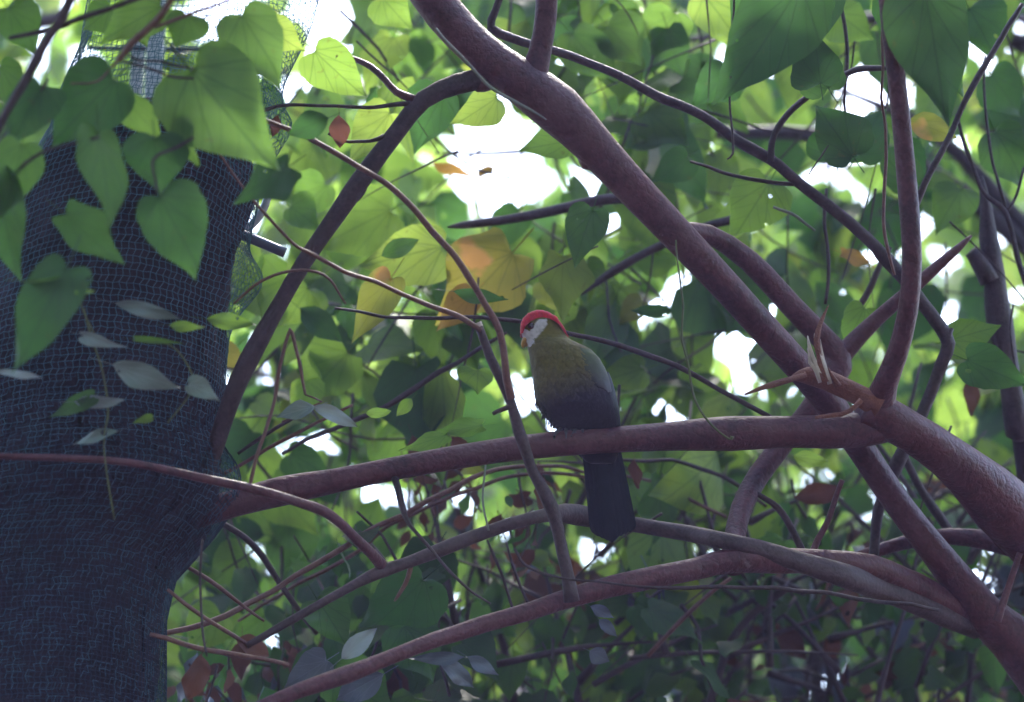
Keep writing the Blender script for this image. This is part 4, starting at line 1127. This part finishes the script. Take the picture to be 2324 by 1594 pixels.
# crest
OUT = [(1181, 762), (1180, 748), (1182, 735), (1189, 721), (1201, 711), (1216, 706), (1232, 706), (1247, 711), (1261, 721), (1273, 735), (1283, 750), (1291, 766)]
INN = [(1187, 762), (1192, 752), (1198, 745), (1205, 738), (1213, 732), (1223, 729), (1235, 729), (1247, 732), (1258, 738), (1268, 746), (1277, 755), (1288, 767)]
vs, fs = [], []
K = 9
SUBN = 45
for i in range(SUBN):
    t = i / (SUBN - 1) * (len(OUT) - 1)
    k = min(int(t), len(OUT) - 2); f = t - k
    ox, oy = [OUT[k][j] + (OUT[k + 1][j] - OUT[k][j]) * f for j in (0, 1)]
    ix, iy = [INN[k][j] + (INN[k + 1][j] - INN[k][j]) * f for j in (0, 1)]
    jx, jy = random.gauss(0, .7), random.gauss(0, .7)
    th = bring(max(712, iy))[2] * .95 + 2.5
    if i > SUBN - 8: th *= (SUBN - i) / 8
    if i < 4: th *= .55 + .11 * i
    for q in range(K):
        a = math.pi * q / (K - 1)
        s = math.sin(a) ** .8
        p = P(ix + (ox + jx - ix) * s, iy + (oy + jy - iy) * s, BD) + Vector((0, -math.cos(a) * th * bp, 0))
        vs.append(p)
    if i:
        o = (i - 1) * K
        for q in range(K - 1): fs.append((o + q, o + q + 1, o + K + q + 1, o + K + q))
o_ = obj('crest', vs, fs, M_feather, bird)
colour(o_.data, [tuple(c * random.uniform(.8, 1.2) for c in RED)] * 0 + [tuple(c * random.uniform(.75, 1.2) for c in RED) for _ in vs])
# beak: upper and lower half, slightly hooked
M_beak = plain('beak_horn', (.42, .22, .03), .35, .5, 0, .2, 90)
M_beakr = plain('beak_tip', (.34, .17, .06), .35, .5, 0, .2, 90)
def beak(name, pts, mat):
    v, f = tube_data([(*P(x, y, BD - .002), r_ * bp) for x, y, r_ in pts], 12, .003, 0, 0)
    return obj(name, v, f, mat, bird)
beak('beak_upper', [(1203, 762, 8.5), (1195, 768, 8), (1189, 776, 6), (1186, 784, 3.6), (1188, 791, .6)], M_beak)
beak('beak_lower', [(1206, 772, 6), (1199, 778, 5.5), (1193, 785, 3.2), (1191, 789, .8)], M_beakr)
# eye
M_eye = plain('eye_gloss', (.02, .008, .012), .05, .8, 0, .1, 50)
M_ring = plain('eye_ring', (.06, .010, .018), .5, .3, 0, .2, 90)
def ball(name, c, r_, mat, sx=1, sy=1, sz=1):
    v, f = [], []
    for i in range(9):
        th = math.pi * i / 8
        for j in range(14):
            ph = 2 * math.pi * j / 14
            v.append(Vector(c) + Vector((math.sin(th) * math.cos(ph) * r_ * sx, math.cos(th) * r_ * sy, math.sin(th) * math.sin(ph) * r_ * sz)))
    for i in range(8):
        for j in range(14): f.append((i * 14 + j, i * 14 + (j + 1) % 14, (i + 1) * 14 + (j + 1) % 14, (i + 1) * 14 + j))
    return obj(name, v, f, mat, bird)
for sgn in (-1, 1):
    c = P(1206, 747, BD) + Vector((0, sgn * 19.5 * bp, 0))
    ball('eye_ring', c, 8.2 * bp, M_ring, 1.05, .55, 1)
    ball('eye', c + Vector((0, sgn * 1.6 * bp, 0)), 6.8 * bp, M_eye, 1, .8, 1)
# folded wings, built of rows of overlapping flight feathers
def wing(side):
    w_ = thing('wing', None, None, (0, 0, 0))
    w_.parent = bird
    w_.location = -Vector(bird.location)
    def shell(name, y0, y1, a0, a1, off, c0, c1, n=22, k=14, taper=.5):
        vs, fs, cs = [], [], []
        for i in range(n):
            t = i / (n - 1)
            y = y0 + (y1 - y0) * t
            wd = math.sin(math.pi * min(1, .12 + .88 * t * .9 + .0)) ** taper if t < .999 else .02
            for j in range(k):
                s = j / (k - 1)
                a = a0 + (a1 - a0) * (.5 + (s - .5) * max(.05, wd))
                l_ = off * math.sin(math.pi * s) ** .5 + off * .25
                p, x = bsurf(y, side * a, l_)
                vs.append(p)
                cs.append(mixl(c0, c1, t + random.uniform(-.05, .05)))
        for i in range(n - 1):
            for j in range(k - 1):
                q = i * k + j
                fs.append((q, q + k, q + k + 1, q + 1))
        o = link(name, mesh(name, vs, fs, M_wing), None)
        o.parent = w_
        colour(o.data, cs)
        return o
    shell('coverts', 806, 905, .1, 1.25, 3.5, mixl(OLIVE, GREEN, .55), VIOLET)
    for q in range(7):
        f = q / 6
        shell('flight_feather', 850 + 12 * f, 1000 - 40 * f, .02 + .17 * f, .32 + .17 * f, 5.5 - .45 * q, (.012, .018, .036), (.008, .020, .024), 20, 7, .45)
    return w_
wing(-1); wing(1)
# tail: overlapping rectrices hanging behind the limb
TAILC = BD + .055
M_tail = attr_mat('tail_feathers', .75, .15, .05, 60)
def tail_feather(i, n):
    f = (i / (n - 1) - .5) * 2                                   # -1..1 across the fan
    top = (1362 + f * 30, 1000)
    bot = (1394 + f * 36, 1226 - 16 * abs(f) + (6 if f < 0 else -4))
    vs, fs, cs = [], [], []
    rowsn, k = 22, 5
    for r_ in range(rowsn):
        t = r_ / (rowsn - 1)
        cx, cy = top[0] + (bot[0] - top[0]) * t, top[1] + (bot[1] - top[1]) * t
        wdt = (13 + 5 * t) * (1 if t < .86 else math.sqrt(max(.0, 1 - ((t - .86) / .14) ** 2)) + .03)
        for j in range(k):
            s = -1 + 2 * j / (k - 1)
            p = P(cx + s * wdt, cy + 2 * abs(s), TAILC + .0022 * abs(f) * (n / 2) +   .0007 * i) + Vector((0, .0005 * s * s, 0))
            vs.append(p)
            cs.append(mixl((.008, .018, .026), (.006, .010, .022), t + random.uniform(-.1, .1)))
    nb = len(vs)
    for v in list(vs): vs.append(v + Vector((0, .0009, 0))); 
    cs = cs + cs
    for r_ in range(rowsn - 1):
        for j in range(k - 1):
            q = r_ * k + j
            fs.append((q, q + k, q + k + 1, q + 1))
            fs.append((nb + q, nb + q + 1, nb + q + k + 1, nb + q + k))
    for r_ in range(rowsn - 1):
        for j in (0, k - 1):
            q = r_ * k + j
            fs.append((q, q + k, nb + q + k, nb + q) if j else (q, nb + q, nb + q + k, q + k))
    o = obj('tail_feather', vs, fs, M_tail, bird)
    colour(o.data, cs)
for i in range(8): tail_feather(i, 8)
# feet gripping the limb
M_foot = plain('foot_scale', (.07, .065, .085), .5, .4, 0, .3, 140)
def foot(x, dz):
    top = P(x + 10, 955, BD) + Vector((0, dz, 0))
    lc = P(x, 1006, 5.644)                                        # limb axis there
    lr = 60 * PX(5.644) / 2 + .004
    ank = Vector((lc.x, lc.y - .006 + dz * .5, lc.z + lr + .006))
    ft = thing('foot', None, None, (0, 0, 0)); ft.parent = bird; ft.location = -Vector(bird.location)
    def t_(name, pts, mat=M_foot):
        v, f = tube_data(pts, 9, .003, .06, 0)
        o = obj(name, v, f, mat, None); o.parent = ft
    t_('shank', [(*top, .006), (*((top + ank) / 2), .0045), (*ank, .005)])
    for k, (dx, sgn, ln) in enumerate(((-.014, -1, 1.5), (0, -1, 1.7), (.014, -1, 1.5), (.004, 1, 1.3))):
        pts = [(*ank, .0048)]
        for s in range(1, 6):
            th = s / 5 * ln * sgn
            q = Vector((lc.x + dx * s / 3, lc.y + math.sin(th) * lr, lc.z + math.cos(th) * lr))
            pts.append((*q, .0042 * (1 - .1 * s) + (.0007 if s % 2 else 0)))
        t_('toe', pts)
        q = Vector(pts[-1][:3]); th = ln * sgn + .25 * sgn
        t_('claw', [(*q, .0024), (q.x, lc.y + math.sin(th) * (lr + .001), lc.z + math.cos(th) * (lr + .001), .0006)], M_eye)
foot(1284, -.012)
foot(1322, .014)

# ------------------------------------------------------------------ added violet volume that lifts the shadows like veiling glare
HX, HY0, HY1, HZ0, HZ1 = 14, -9.5, 19, -1.2, 12.5
vs = [(x, y, z) for z in (HZ0, HZ1) for x, y in ((-HX, HY0), (HX, HY0), (HX, HY1), (-HX, HY1))]
hm, n, out = new_mat('flare_veil')
pv = N(n, 'ShaderNodeVolumePrincipled')
pv.inputs['Color'].default_value = (.60, .54, 1.0, 1)
pv.inputs['Density'].default_value = .0026
pv.inputs['Anisotropy'].default_value = .35
n.links.new(pv.outputs[0], out.inputs['Volume'])
tag(obj('flare_haze', vs, [(3, 2, 1, 0), (4, 5, 6, 7), (0, 1, 5, 4), (1, 2, 6, 5), (2, 3, 7, 6), (3, 0, 4, 7)], hm, None, False), kind='stuff')
